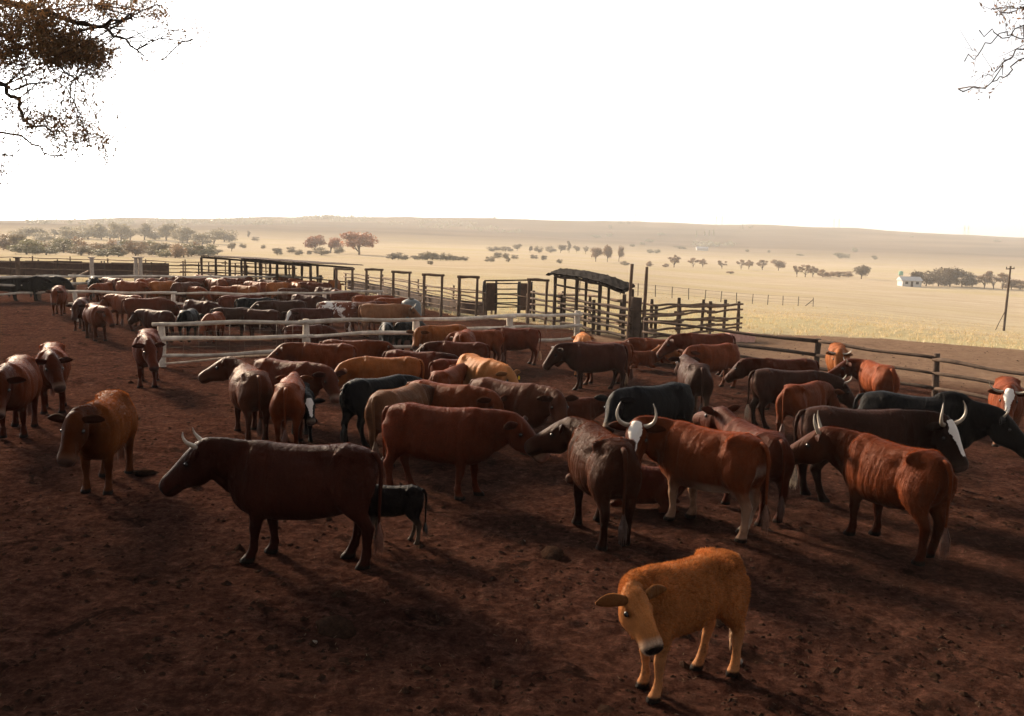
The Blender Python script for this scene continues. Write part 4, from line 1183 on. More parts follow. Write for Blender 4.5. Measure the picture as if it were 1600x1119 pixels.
def crown_proto(kind, seed):
    r = np.random.default_rng(seed)
    lobes = []
    nl = {'round': 11, 'bush': 9, 'tall': 8, 'open': 13, 'pine': 7}[kind]
    for i in range(nl):
        a = r.random() * 6.28
        if kind == 'round': c = (0.30 * math.cos(a) * r.random() ** .5 * 1.2, 0.30 * math.sin(a) * r.random() ** .5 * 1.2, 0.40 + 0.42 * r.random()); s = 0.13 + 0.09 * r.random()
        elif kind == 'bush': c = (0.42 * math.cos(a) * r.random() ** .5, 0.42 * math.sin(a) * r.random() ** .5, 0.18 + 0.48 * r.random()); s = 0.15 + 0.10 * r.random()
        elif kind == 'tall': c = (0.14 * math.cos(a), 0.14 * math.sin(a), 0.28 + 0.58 * i / nl); s = 0.12 + 0.05 * r.random()
        elif kind == 'pine': c = (0.03 * math.cos(a), 0.03 * math.sin(a), 0.16 + 0.74 * i / nl); s = 0.20 * (1.05 - i / nl)
        else: c = (0.42 * math.cos(a) * r.random() ** .5, 0.42 * math.sin(a) * r.random() ** .5, 0.45 + 0.42 * r.random()); s = 0.08 + 0.06 * r.random()
        lobes.append((np.array(c), s))
    n = {'round': 3000, 'bush': 2400, 'tall': 1800, 'open': 1700, 'pine': 1400}[kind]
    V = np.empty((n * 3, 3))
    for i in range(n):
        c, s = lobes[r.integers(nl)]
        d = r.normal(0, 1, 3); d /= np.linalg.norm(d)
        p = c + d * s * (r.random() ** 0.45) * np.array((1.15, 1.15, 0.85)) * (1 + 0.35 * r.random() ** 3)
        p[2] = max(p[2], 0.02)
        sz = 0.018 + 0.03 * r.random()
        q = r.normal(0, 1, (3, 3)); q -= q.mean(0)
        V[i * 3:i * 3 + 3] = p + q * sz * 0.75
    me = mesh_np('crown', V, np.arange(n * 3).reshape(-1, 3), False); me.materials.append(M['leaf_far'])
    m = MB()
    m.tube([(0, 0, -0.06), (0.01, 0, 0.12), (0.0, 0.01, 0.35), (0.01, 0, 0.55)], [.035, .026, .02, .008], 6)
    for c, s in lobes[:7]:
        z0 = 0.10 + 0.25 * r.random()
        mid = np.array((c[0] * 0.45, c[1] * 0.45, (z0 + c[2]) / 2 - 0.02))
        m.tube([(0, 0, z0), mid, c], [.016, .011, .004], 5)
    tm = m.mesh('trunk'); tm.materials.append(M['far_bark'])
    return me, tm
CROWNS = {k: [crown_proto(k, 10 * i + j) for j in range(3)] for i, k in enumerate(('round', 'bush', 'tall', 'open', 'pine'))}
ORD = ('first second third fourth fifth sixth seventh eighth ninth tenth eleventh twelfth thirteenth fourteenth fifteenth sixteenth seventeenth eighteenth nineteenth twentieth '
       'twenty-first twenty-second twenty-third twenty-fourth twenty-fifth twenty-sixth twenty-seventh twenty-eighth twenty-ninth thirtieth').split()
NAMES = {'round': 'broad_tree', 'bush': 'bush', 'tall': 'slender_tree', 'open': 'open_tree', 'pine': 'conifer'}
_tc = [0]
def far_tree(px, base, hpx, wpx, kind, label, group=None, tint=(1, 1, 1), dist=None):
    if dist: x, y, z = place_far(px, base, dist); d = dist
    else: x, y, z, d = hit(px, base)
    h = hpx * d / FPX; w = wpx * d / FPX
    cm, tm = CROWNS[kind][_tc[0] % 3]; _tc[0] += 1
    o = empty(NAMES[kind], (x, y, z - 0.03 * h), random.uniform(0, 6.28)); tag(o, label, 'bush' if kind == 'bush' else 'tree', group)
    o.scale = (w * 1.05, w * 1.05, h * 1.03)
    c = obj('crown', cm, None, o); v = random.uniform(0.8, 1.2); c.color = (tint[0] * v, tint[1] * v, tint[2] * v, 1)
    obj('trunk', tm, None, o)
    return o
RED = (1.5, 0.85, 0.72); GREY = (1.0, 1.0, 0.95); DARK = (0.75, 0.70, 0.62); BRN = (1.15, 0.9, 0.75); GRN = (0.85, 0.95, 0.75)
far_tree(492, 394, 28, 36, 'round', 'rust-red broad tree at the left of the three red trees in the haze', 'rust-red trees', RED)
far_tree(517, 395, 24, 34, 'round', 'lowest rust-red tree, in the middle of the three red trees', 'rust-red trees', RED)
far_tree(561, 398, 38, 56, 'round', 'largest rust-red broad tree, right of the three red trees', 'rust-red trees', RED)
r_ = random.Random(5)
for i in range(30):                                                  # thicket on the left
    px = i * 11 + r_.uniform(-5, 5)
    far_tree(px, 0, r_.uniform(13, 27) * (1.25 if px < 40 else 1), r_.uniform(26, 46), 'bush', f'grey-brown bush, {ORD[i]} from the left in the hazy thicket beyond the back pens', 'bushes of the left thicket', (BRN, GREY, GRN)[i % 3], dist=r_.uniform(235, 330))
for i in range(19):                                                  # taller tree line behind it
    px = 20 + i * 18 + r_.uniform(-6, 6)
    far_tree(px, 0, r_.uniform(13, 29) * (0.7 if px < 90 else 1), r_.uniform(22, 44), ('bush', 'round', 'bush', 'tall')[i % 4], f'pale hazy tree, {ORD[i]} from the left in the tall line above the left thicket', 'tree line behind the left thicket', (1.3, 1.35, 1.25), dist=r_.uniform(560, 760))  # raised tint paints extra haze into these crowns
for i, (px, base, h, w, k) in enumerate(sorted(((362, 393, 14, 14, 'round'), (379, 388, 9, 11, 'bush'), (398, 377, 9, 12, 'bush'), (389, 372, 12, 8, 'tall'), (412, 389, 8, 9, 'bush'), (433, 399, 14, 17, 'bush'), (456, 396, 13, 14, 'bush'), (468, 399, 11, 14, 'bush'), (340, 398, 10, 16, 'bush'),
                            (502, 399, 16, 26, 'bush'), (530, 397, 15, 16, 'bush'), (484, 398, 8, 10, 'bush')))):
    far_tree(px, base, h, w, k, f'small hazy bush, {ORD[i]} from the left on the pale grass around the rust-red trees', 'small bushes near the red trees', GREY)
for i, px in enumerate((613, 622, 634, 648, 660, 668, 676, 688, 697, 708, 716, 727)):
    far_tree(px, 406 + i * 0.15, (12, 15, 10, 9, 14, 17, 15, 11, 15, 10, 8, 9)[i], (20, 18, 18, 16, 16, 18, 18, 18, 18, 18, 16, 14)[i], 'bush', f'bush, {ORD[i]} from the left in the grey hedge at the middle of the plain', 'bushes of the middle hedge', GREY)
far_tree(672, 414, 8, 11, 'bush', 'lone small bush on pale grass in front of the middle hedge', None, GREY)
for i, (px, base, h, w, k) in enumerate(sorted(((767, 410, 12, 16, 'bush'), (778, 404, 12, 16, 'bush'), (792, 405, 12, 14, 'bush'), (794, 410, 9, 8, 'bush'), (803, 405, 9, 12, 'bush'), (833, 405, 9, 12, 'bush'), (850, 407, 10, 11, 'bush'), (875, 412, 9, 10, 'bush'), (770, 393, 10, 20, 'bush'), (790, 393, 10, 22, 'bush'), (808, 392, 12, 14, 'round'), (828, 395, 11, 9, 'round'),
                            (842, 395, 13, 14, 'bush'), (860, 395, 13, 18, 'bush'), (876, 395, 13, 18, 'round'), (889, 395, 20, 12, 'tall'), (901, 395, 12, 10, 'round'), (915, 397, 13, 10, 'open')))):
    far_tree(px, base, h, w, k, f'hazy bush or tree, {ORD[i]} from the left in the scattered group right of the middle', 'scattered growth right of the middle', GREY)
for (px, h, w, lab) in ((931, 24, 20, 'left'), (949, 28, 18, 'middle'), (967, 25, 15, 'right')):
    far_tree(px, 409, h, w, 'round', f'{lab} tree of the three upright brown trees right of the middle', 'three upright trees', BRN)
far_tree(976, 415, 9, 14, 'bush', 'low bush at the foot of the three upright trees', None, GREY)
for (px, base, h, w, k, lab) in ((1016, 417, 11, 14, 'bush', 'small rounded bush alone just above the little shelter'), (1053, 418, 20, 20, 'open', 'leftmost bare-looking tree of the row above the pole pens'), (1040, 418, 8, 10, 'bush', 'low bush left of the bare-looking tree row'), (1083, 418, 15, 18, 'open', 'second bare-looking tree of the row above the pole pens'), (1098, 418, 14, 16, 'open', 'third bare-looking tree of the row above the pole pens'),
                            (1128, 420, 13, 15, 'open', 'small separate tree in the gap of the bare-looking row'), (1158, 421, 15, 16, 'open', 'left one of the two pale trees touching in the row'), (1170, 421, 15, 16, 'open', 'right one of the two pale trees touching in the row'), (1191, 422, 16, 18, 'open', 'pale rounded tree between the touching pair and the dark one'), (1216, 423, 18, 20, 'round', 'dark compact tree at the right end of the row'), (1141, 428, 5, 14, 'bush', 'tiny flat bush on the grass under the tree row')):
    far_tree(px, base, h, w, k, lab, 'tree row across the plain', BRN)
for i, (px, h, w) in enumerate(((1245, 18, 14), (1258, 19, 22), (1270, 17, 18), (1285, 15, 16), (1298, 11, 16), (1312, 11, 18), (1326, 12, 14))):
    far_tree(px, 433 + 0.1 * i, h, w, 'open' if i < 3 else 'bush', f'brown scrubby bush, {ORD[i]} from the left in the hedge before the dark round tree', 'brown hedge on the right plain', BRN)
far_tree(1346, 436, 22, 27, 'round', 'dark round tree alone between the brown hedge and the farmhouse', None, DARK)
for i, (px, h, w) in enumerate(((1432, 27, 22), (1447, 28, 30), (1466, 32, 34), (1484, 34, 36), (1503, 28, 32), (1519, 22, 28))):
    far_tree(px, 447 + 0.3 * i, h, w, 'bush', f'dark brown tree, {ORD[i]} from the left in the dense clump beside the farmhouse', 'dark clump by the farmhouse', (0.42, 0.36, 0.32))
for i, (px, h, w, k) in enumerate(((1538, 22, 26, 'open'), (1552, 26, 24, 'open'), (1566, 22, 24, 'open'), (1580, 18, 26, 'bush'), (1594, 16, 26, 'bush'), (1612, 16, 26, 'bush'))):
    far_tree(px, 451 + 0.4 * i, h, w, k, f'pale brown growth, {ORD[i]} from the left in the row behind the utility pole', 'growth behind the utility pole', BRN)
for (px, base, h, w, k, lab) in ((1088, 371, 13, 8, 'pine', 'tallest conifer of the little stand on the hillside'), (1101, 369, 10, 8, 'pine', 'second conifer from left in the hillside stand'), (1108, 369, 11, 8, 'pine', 'third conifer from left in the hillside stand'), (1115, 369, 12, 9, 'pine', 'rightmost conifer of the hillside stand'),
                                 (1160, 358, 9, 7, 'pine', 'dark conifer on the skyline right of the pylon pair'), (1173, 357, 6, 7, 'bush', 'round bush on the skyline beside the dark conifer'), (953, 359, 9, 7, 'bush', 'bush on the skyline left of the ridge clump'), (970, 350, 5, 12, 'bush', 'left bush of the flat ridge clump'), (980, 350, 5, 10, 'bush', 'right bush of the flat ridge clump'),
                                 (1311, 404, 11, 16, 'bush', 'left dark bush of the pair in the upper right field'), (1321, 404, 9, 12, 'bush', 'right dark bush of the pair in the upper right field'), (1333, 394, 8, 14, 'bush', 'dark bush above the pair in the upper right field'), (1366, 406, 8, 9, 'bush', 'lone dark bush right of the pair in the upper right field'),
                                 (1250, 400, 4, 12, 'bush', 'low flat bush on the slope above the brown hedge'), (1202, 395, 5, 7, 'bush', 'small bush on the slope above the dark compact tree'), (1167, 394, 5, 7, 'bush', 'tiny bush on the slope above the touching pale trees'), (1016, 396, 8, 12, 'bush', 'left bush of two on the slope above the rounded bush'), (1026, 396, 8, 10, 'bush', 'right bush of two on the slope above the rounded bush'),
                                 (1062, 389, 5, 22, 'bush', 'long low bush on the slope above the bare-looking row'), (1003, 383, 6, 8, 'bush', 'small bush on the slope above the tall poles'), (1016, 379, 6, 16, 'bush', 'flat bush higher on the slope above the tall poles'), (931, 372, 6, 18, 'bush', 'flat bush on the slope above the three upright trees'), (953, 370, 7, 10, 'bush', 'round bush on the slope above the three upright trees'), (1031, 368, 6, 14, 'bush', 'flat bush on the slope left of the conifers'), (988, 386, 5, 10, 'bush', 'small low bush on the slope above the shelter'),
                                 (1425, 371, 3, 7, 'bush', 'speck of a bush on the right skyline'), (1556, 378, 4, 14, 'bush', 'flat bush on the far right skyline'), (773, 342, 4, 5, 'bush', 'speck of a bush on the middle skyline')):
    far_tree(px, base, h, w, k, lab, 'growth on the hillside', GRN)
# bush belts on the far hill: they read as one mass
def belt(boxes, label):
    r = np.random.default_rng(8); Vs = []
    for (x0, x1, y0, y1, n, hp) in boxes:
        for i in range(n):
            x, y, z, d = hit(r.uniform(x0, x1), r.uniform(y0, y1))
            h = hp * d / FPX * r.uniform(0.6, 1.2); w = h * r.uniform(1.2, 2.2)
            for k in range(26):
                dd = r.normal(0, 1, 3); dd /= np.linalg.norm(dd); dd *= r.random() ** 0.4
                p = np.array((x, y, z + h * 0.45)) + dd * np.array((w * .5, w * .5, h * .5))
                q = r.normal(0, 1, (3, 3)) * h * 0.17
                Vs.append(p + q)
    V = np.concatenate(Vs); me = mesh_np('belt', V, np.arange(len(V)).reshape(-1, 3), False)
    o = obj('scrub', me, M['leaf_far']); o.color = (0.85, 0.95, 0.8, 1); tag(o, label, 'scrub', kind='stuff')
belt([(468, 528, 341, 344, 40, 6), (515, 590, 341, 348, 60, 5), (585, 640, 346, 352, 30, 3), (650, 745, 345, 358, 90, 4), (735, 780, 356, 362, 30, 4), (780, 815, 360, 365, 20, 4), (330, 470, 344, 352, 80, 6), (1083, 1146, 382, 386, 45, 6), (40, 330, 348, 352, 90, 7)], 'belts of dark scrub along the far hazy hill')

# ------------------------------------------------------------------ near trees that hang over the corral
def in_frame(p, pad=6):
    q = MW[:3, :3].T @ (np.asarray(p) - np.array((0, 0, CAM_H)))
    if q[2] > -0.1: return False
    u = 800 + FPX * q[0] / -q[2]; v = 559.5 - FPX * q[1] / -q[2]
    return -pad < u < 1600 + pad and -pad < v < 1119 + pad

class Leafer:
    def __init__(s, seed): s.r = np.random.default_rng(seed); s.V = []; s.tw = MB()
    def spray(s, p, away, size=0.34, leaves=26, leaf=0.055):
        """A feathery twig: a bent stem with narrow leaflets on both sides."""
        r = s.r
        d = unit(np.asarray(away) * 0.8 + r.normal(0, 0.45, 3) + np.array((0, 0, -0.12)))
        pts = [np.asarray(p, float)]
        for k in range(3):
            d = unit(d + r.normal(0, 0.25, 3) + np.array((0, 0, -0.07))); pts.append(pts[-1] + d * size / 3)
        s.tw.tube(pts, [0.003, 0.0025, 0.002, 0.001], 3)
        for k in range(leaves):
            t = r.random() * 3; i = min(int(t), 2)
            c = pts[i] + (pts[i + 1] - pts[i]) * (t - i) + r.normal(0, size * 0.12, 3)
            ld = unit(r.normal(0, 1, 3) + d * 0.5); lw = unit(np.cross(ld, r.normal(0, 1, 3)))
            L_ = leaf * r.uniform(0.6, 1.3)
            s.V.append((c - lw * L_ * 0.22, c + ld * L_ * 0.5 + lw * L_ * 0.16, c + ld * L_, c + ld * L_ * 0.4 - lw * L_ * 0.26))
    def build(s, root, leafmat):
        V = np.array(s.V).reshape(-1, 3); o = np.array(root.location)
        me = mesh_np('leaves', V - o, np.arange(len(V)).reshape(-1, 4), False)
        c = obj('crown', me, M[leafmat], root); c['kind'] = 'stuff'; c.color = (1, 1, 1, 1)
        tv = np.array(s.tw.v) - o
        obj('twigs', mesh_np('twigs', tv, s.tw.f), M['bark'], root)

def limb_path(pxs, d0, d1):
    return [ray_at(px, py, lerp(d0, d1, i / (len(pxs) - 1))) for i, (px, py) in enumerate(pxs)]

def near_tree(base, name, label, limbs, blobs, crown_c, crown_r, crown_n, dist, seed, leafy=1.0, top=None, over=()):
    root = empty(name, (base[0], base[1], 0)); tag(root, label, 'tree')
    r = np.random.default_rng(seed); lf = Leafer(seed)
    b = np.array((base[0], base[1], 0.0)); fork = b + np.array((0.2, 0.1, 3.4)); crown_c = np.array(crown_c)
    m = MB(); P = [b + np.array((0, 0, -0.4)), b + np.array((0.03, 0, 0.25)), b + np.array((0.08, .05, 1.4)), b + np.array((0.15, .08, 2.6)), fork, lerp(fork, crown_c, 0.5) + np.array((.2, -.1, .3)), crown_c + np.array((0, 0, 1.0))]
    m.tube(P, [.55, .42, .36, .33, .30, .2, .06], 12)
    segs = []
    for (pts, r0, r1) in limbs:
        full = [fork + np.array((0, 0, 0.3)), lerp(fork + np.array((0, 0, .6)), pts[0], 0.55) + np.array((0, 0, 0.25))] + pts
        n = len(full)
        Q = []
        for i in range(n - 1):
            for k in range(4): Q.append(lerp(full[i], full[i + 1], k / 4) + r.normal(0, 0.025, 3) * (i > 0))
        Q.append(full[-1])
        rad = [max(0.006, (0.22 if i < 4 else r0) * 1.0 if i < 4 else lerp(r0 * 0.65, r1 * 0.8, (i - 4) / (len(Q) - 5))) for i in range(len(Q))]
        for i in range(4): rad[i] = lerp(0.12, r0 * 0.65, i / 4)
        m.tube(Q, rad, 7); segs += Q[4:]
    for tgt in over:                                                 # limbs over the yard, above the picture
        t = np.array(tgt); mid = lerp(fork, t, 0.5) + np.array((0, 0, 0.9))
        Q = [lerp(lerp(fork, mid, k / 8), lerp(mid, t, k / 8), k / 8) + r.normal(0, .04, 3) for k in range(9)]
        m.tube(Q, [lerp(.16, .02, k / 8) for k in range(9)], 7); segs += Q[3:]
    obj('trunk', mesh_np('trunk', np.array(m.v) - b, m.f), M['bark'], root)
    segs = np.array(segs)
    for (cx, cy, rx, ry, n, lv) in blobs:
        for i in range(int(n * 1.0)):
            a = r.random() * 6.28; q = r.random() ** 0.55
            px, py = cx + rx * q * math.cos(a), cy + ry * q * math.sin(a)
            p = ray_at(px, py, dist + r.normal(0, 0.9))
            j = np.argmin(np.linalg.norm(segs - p, axis=1)); away = unit(p - segs[j])
            if r.random() < 0.10:
                mid = lerp(segs[j], p, 0.5) + r.normal(0, 0.06, 3) + np.array((0, 0, 0.05))
                lf.tw.tube([segs[j], mid, p], [0.008, 0.006, 0.003], 4)
            lf.spray(p, away, 0.30, int(lv * 1.0), 0.042)
    k = 0
    while k < crown_n:
        d = r.normal(0, 1, 3); d /= np.linalg.norm(d); d *= r.random() ** 0.38
        p = crown_c + d * np.array(crown_r)
        if in_frame(p, 70): crown_n -= 0.5; continue
        lf.spray(p, unit(d), 0.6, int(26 * leafy), 0.10); k += 1
    for tgt in over:
        for i in range(int(170 * leafy)):
            p = np.array(tgt) + r.normal(0, 1, 3) * np.array((1.7, 1.7, 0.55))
            if in_frame(p, 60): continue
            lf.spray(p, unit(r.normal(0, 1, 3)), 0.6, 24, 0.11)
    lf.build(root, 'leaf_near')
    return root

limbsL = [(limb_path([(-90, -20), (10, 5), (100, 28), (158, 40), (186, 58), (225, 88)], 14, 13), .085, .012),
          (limb_path([(158, 40), (190, 30), (216, 18), (250, 8)], 13.2, 12.6), .03, .008),
          (limb_path([(155, 40), (210, 50), (268, 70), (300, 62)], 13.2, 12.4), .018, .005),
          (limb_path([(-80, 40), (8, 54), (45, 80), (80, 96), (118, 122)], 14, 13.4), .055, .01),
          (limb_path([(-80, 95), (0, 130), (26, 156), (34, 186), (46, 198), (85, 206), (118, 224)], 14.5, 14), .06, .009),
          (limb_path([(-80, 180), (0, 207), (50, 226), (97, 243), (122, 258)], 14.5, 14.2), .035, .007),
          (limb_path([(-60, 240), (0, 245), (24, 242), (36, 230)], 14.5, 14.2), .02, .006),
          (limb_path([(-60, 125), (20, 136), (70, 130), (110, 132)], 14, 13.5), .03, .008),
          (limb_path([(-60, 268), (10, 271), (33, 270)], 14.6, 14.4), .012, .004)]
blobsL = [(55, 58, 75, 34, 330, 26), (110, 78, 55, 26, 220, 26), (20, 20, 60, 30, 170, 24), (150, 72, 34, 16, 60, 22), (205, 14, 55, 16, 95, 20), (120, 10, 80, 16, 120, 22), (290, 52, 36, 20, 34, 9), (225, 88, 18, 16, 14, 10), (148, 104, 28, 12, 34, 20), (20, 95, 30, 22, 60, 18),
          (80, 126, 58, 10, 46, 18), (190, 130, 20, 10, 6, 8), (126, 152, 34, 12, 34, 18), (15, 160, 18, 18, 22, 16), (105, 186, 62, 14, 80, 20), (60, 178, 30, 14, 34, 18), (140, 218, 34, 14, 40, 18), (92, 214, 50, 12, 34, 16), (165, 228, 9, 7, 10, 18), (8, 256, 14, 14, 16, 16), (4, 276, 8, 7, 5, 12), (250, 70, 30, 18, 10, 8), (175, 184, 10, 8, 6, 10), (20, 208, 26, 10, 12, 14)]
near_tree((-11.5, 13.0), 'overhanging_tree', 'large brown-leaved feathery tree reaching in at the upper left of the view', limbsL, blobsL, (-10.5, 12.0, 8.4), (5.2, 6.0, 3.2), 900, 13.6, 21, 1.0,
          over=((-6.5, 7.0, 8.2), (-3.5, 3.0, 8.6), (-6, -1, 8.5), (-9, 4, 8.6), (-1.5, 6.0, 9.4)))
limbsR = [(limb_path([(1690, -10), (1630, 28), (1590, 48), (1563, 58), (1535, 76), (1507, 96)], 12.5, 12), .018, .003),
          (limb_path([(1680, 50), (1630, 62), (1600, 76), (1580, 92), (1555, 112)], 12.5, 12), .02, .006),
          (limb_path([(1690, 40), (1640, 70), (1600, 84), (1572, 115), (1548, 130), (1522, 138), (1497, 139)], 12.2, 11.8), .02, .003),
          (limb_path([(1690, -20), (1640, 4), (1600, 13), (1580, 17), (1552, 15)], 12.2, 12), .024, .004),
          (limb_path([(1690, 70), (1630, 62), (1600, 60), (1565, 57), (1530, 47)], 12.2, 12), .008, .003)]
blobsR = [(1565, 16, 16, 7, 12, 5), (1592, 12, 10, 6, 8, 9), (1585, 38, 10, 10, 4, 4), (1556, 115, 14, 6, 7, 5), (1598, 60, 8, 5, 4, 5), (1525, 137, 10, 3, 3, 4), (1520, 83, 9, 5, 3, 4), (1575, 86, 10, 5, 4, 4)]
near_tree((11.8, 10.0), 'overhanging_tree', 'sparse thorny tree whose bare twigs hang in at the upper right of the view', limbsR, blobsR, (10.6, 8.0, 7.8), (5.0, 5.5, 2.8), 750, 12.0, 33, 1.0,
          over=((6.5, 5.0, 7.8), (3.5, 2.0, 8.2), (5.5, -2, 8.4), (8.5, 1, 8.2), (2.0, 5.5, 9.2)))

# unseen grove added behind the viewer to block light from that side
def added_shade_tree(x, y, h, seed, label, low=0.3, n=4200, sp=0.2):
    r = np.random.default_rng(seed)
    o = empty('added_shade_tree', (x, y, 0)); tag(o, label, 'tree', 'unseen trees added for shade')
    m = MB(); m.tube([(0, 0, -.4), (.1, 0, h * .2), (0, .1, h * .45), (.1, 0, h * .8)], [.45, .33, .25, .08], 9)
    V = np.empty((n * 4, 3)); lobes = [(np.array((np.clip(r.normal(0, h * sp), -h * .28, h * .28), r.normal(0, h * sp), h * r.uniform(low, .95))), h * r.uniform(.13, .19)) for _ in range(16)]
    for c, s in lobes[:9]: m.tube([(0, .05, h * .3), c * np.array((.5, .5, .8)), c], [.14, .09, .03], 6)
    for i in range(n):
        c, s = lobes[r.integers(16)]; d = r.normal(0, 1, 3); d /= np.linalg.norm(d)
        p = c + d * s * r.random() ** .4
        if in_frame(p + np.array((x, y, 0)), 30): p = np.array((p[0] - 3.5, p[1], p[2] + 1.0))
        a = unit(r.normal(0, 1, 3)) * .26; b = unit(np.cross(a, r.normal(0, 1, 3))) * .16
        V[i * 4:i * 4 + 4] = (p - a, p + b, p + a, p - b)
    obj('trunk', m.mesh('trunk'), M['bark'], o)
    me = mesh_np('leaves', V, np.arange(n * 4).reshape(-1, 4), False); c = obj('crown', me, M['leaf_near'], o); c.color = (1, 1, 1, 1); c['kind'] = 'stuff'
for i, (x, y, h) in enumerate(((-14, -6, 11), (-7, -11, 12), (1, -9, 11), (8, -10, 12), (15, -5, 11), (-2, -18, 15), (17, 4, 12), (21, 13, 12), (-19, 1, 12), (6, -17, 15), (-12, -15, 15))):
    added_shade_tree(x, y, h, 60 + i, f'unseen tree added for shade, {ORD[i]} of the grove behind the viewer')

for i, (x, y, h, low, sp) in enumerate(((-19.5, 25.5, 12, .72, .15), (-24.5, 24.0, 12, .66, .15))):  # added out of view to throw shade on the lower left ground
    added_shade_tree(x, y, h, 80 + i, f'shade tree, {ORD[i]} of the row just outside the left edge of the view', low, 2400, sp)

# ------------------------------------------------------------------ litter of the yard, grass of the plain
def scatter():
    r = np.random.default_rng(41)
    # clods and dung
    V, F = [], []
    n = 17000
    rad = 6.0 * (42 / 6.0) ** r.random(n); az = np.radians(r.uniform(-36, 36, n))
    X = rad * np.sin(az); Y = rad * np.cos(az)
    ok = (yard_sd(X, Y) > 0.5) & (fbm(X * 0.6 + 5, Y * 0.6, 3) > 0.40)
    X, Y = X[ok], Y[ok]; Z = churn(X, Y) + land_z(X, Y)
    base = np.array([(1, 0, 0), (.3, .95, 0), (-.8, .6, 0), (-.8, -.6, 0), (.3, -.95, 0), (0, 0, 1)], float)
    VV = np.empty((len(X), 6, 3))
    for i in range(len(X)):
        s = 0.010 + 0.030 * r.random() ** 2.5
        if r.random() < 0.03: s *= 2.4
        VV[i] = base * np.array((s * r.uniform(.7, 1.4), s * r.uniform(.7, 1.4), s * r.uniform(.35, .8))) * r.uniform(.7, 1.3, (6, 1))
        a = r.random() * 6.28; c, q = math.cos(a), math.sin(a)
        VV[i] = VV[i] @ np.array(((c, q, 0), (-q, c, 0), (0, 0, 1.0))) + (X[i], Y[i], Z[i] - 0.004)
    idx = (np.arange(len(X)) * 6)[:, None, None]
    FF = (idx + np.array([(0, 1, 5), (1, 2, 5), (2, 3, 5), (3, 4, 5), (4, 0, 5)])[None]).reshape(-1, 3)
    o = obj('dirt_clods', mesh_np('clods', VV.reshape(-1, 3), FF, False), M['clod']); tag(o, 'dark crumbled clods of soil and dung across the corral floor', 'soil', kind='stuff')
    # straw
    n = 1500
    rad = 5.5 * (40 / 5.5) ** r.random(n); az = np.radians(r.uniform(-36, 36, n)); X = rad * np.sin(az); Y = rad * np.cos(az)
    Z = churn(X, Y) + land_z(X, Y) + 0.006
    a = r.uniform(0, 6.28, n); L_ = r.uniform(0.015, 0.05, n); wd = 0.002
    dx, dy = np.cos(a) * L_, np.sin(a) * L_; tz = r.uniform(-.01, .02, n)
    P = np.stack([np.stack([X - dy / L_ * wd, Y + dx / L_ * wd, Z], 1), np.stack([X + dy / L_ * wd, Y - dx / L_ * wd, Z], 1), np.stack([X + dx + dy / L_ * wd, Y + dy - dx / L_ * wd, Z + tz], 1), np.stack([X + dx - dy / L_ * wd, Y + dy + dx / L_ * wd, Z + tz], 1)], 1)
    o = obj('straw', mesh_np('straw', P.reshape(-1, 3), np.arange(n * 4).reshape(-1, 4), False), M['straw']); tag(o, 'thin scraps of straw strewn over the corral floor', 'straw', kind='stuff')
    # tufts of dry grass on the plain
    n = 15000
    rad = 30 * (150 / 30) ** r.random(n); az = np.radians(r.uniform(-36, 36, n)); X = rad * np.sin(az); Y = rad * np.cos(az)
    ok = yard_sd(X, Y) < 0.4; X, Y = X[ok], Y[ok]; n = len(X); Z = land_z(X, Y)
    k = 5
    P = np.empty((n, k, 3, 3)); h = (0.08 + 0.14 * r.random((n, 1)) ** 2) * (0.6 + 0.8 * r.random((n, k))); a = r.uniform(0, 6.28, (n, k))
    w = 0.02; lean = r.uniform(0.1, 0.7, (n, k)) * h
    off = r.normal(0, 0.07, (n, k, 2))
    bx, by = X[:, None] + off[..., 0], Y[:, None] + off[..., 1]; bz = Z[:, None] - 0.03 + 0 * bx
    P[:, :, 0] = np.stack([bx - np.sin(a) * w, by + np.cos(a) * w, bz], -1); P[:, :, 1] = np.stack([bx + np.sin(a) * w, by - np.cos(a) * w, bz], -1)
    P[:, :, 2] = np.stack([bx + np.cos(a) * lean, by + np.sin(a) * lean, bz + h], -1)
    o = obj('dry_grass', mesh_np('tufts', P.reshape(-1, 3), np.arange(n * k * 3).reshape(-1, 3), False), M['grass']); tag(o, 'dry pale grass growing over the plain beyond the fences', 'grass', kind='stuff')
M['clod'] = simple_mat('dung_clod', (0.012, 0.0068, 0.005), (0.038, 0.021, 0.014), 30, 1.0, 0.4, 0.01, 0.0)
M['straw'] = simple_mat('straw', (0.08, 0.055, 0.035), (0.22, 0.16, 0.10), 8, 0.9, 0.1, 0.001, 0.05)
M['grass'] = leaf_mat('dry_grass_blade', [(0.42, 0.31, 0.17), (0.55, 0.42, 0.24), (0.46, 0.38, 0.20)], 0.3)
scatter()
# a few pale scraps and mounds one can pick out
def lump(name, px, py, s, mat, label, cat, flat=0.6):
    x, y = xy(px, py); r = random.Random(int(px * 7 + py))
    V, F = ellipsoid((0, 0, 0), (s, s * .75, s * flat), 9, 6)
    V = [np.array(v) * r.uniform(.8, 1.2) for v in V]
    z = gz(x, y) + float(churn(np.array([x]), np.array([y]))[0])
    o = obj(name, mesh_np(name, V, F, True), M[mat], None, (x, y, z + s * flat * 0.3)); tag(o, label, cat)
    o.rotation_euler = (r.uniform(-.3, .3), r.uniform(-.3, .3), r.uniform(0, 6))
M['pale_stone'] = simple_mat('pale_stone', (0.10, 0.085, 0.07), (0.2, 0.17, 0.145), 20, 0.9)
lump('stone', 817, 848, 0.035, 'pale_stone', 'small pale stone on bare dirt below the middle of the herd', 'stone')
lump('stone', 490, 1004, 0.035, 'pale_stone', 'small pale stone on the dark dirt at bottom left of centre', 'stone')
lump('stone', 1152, 1034, 0.06, 'pale_stone', 'flat grey stone just behind the hind foot of the golden calf', 'stone', 0.3)
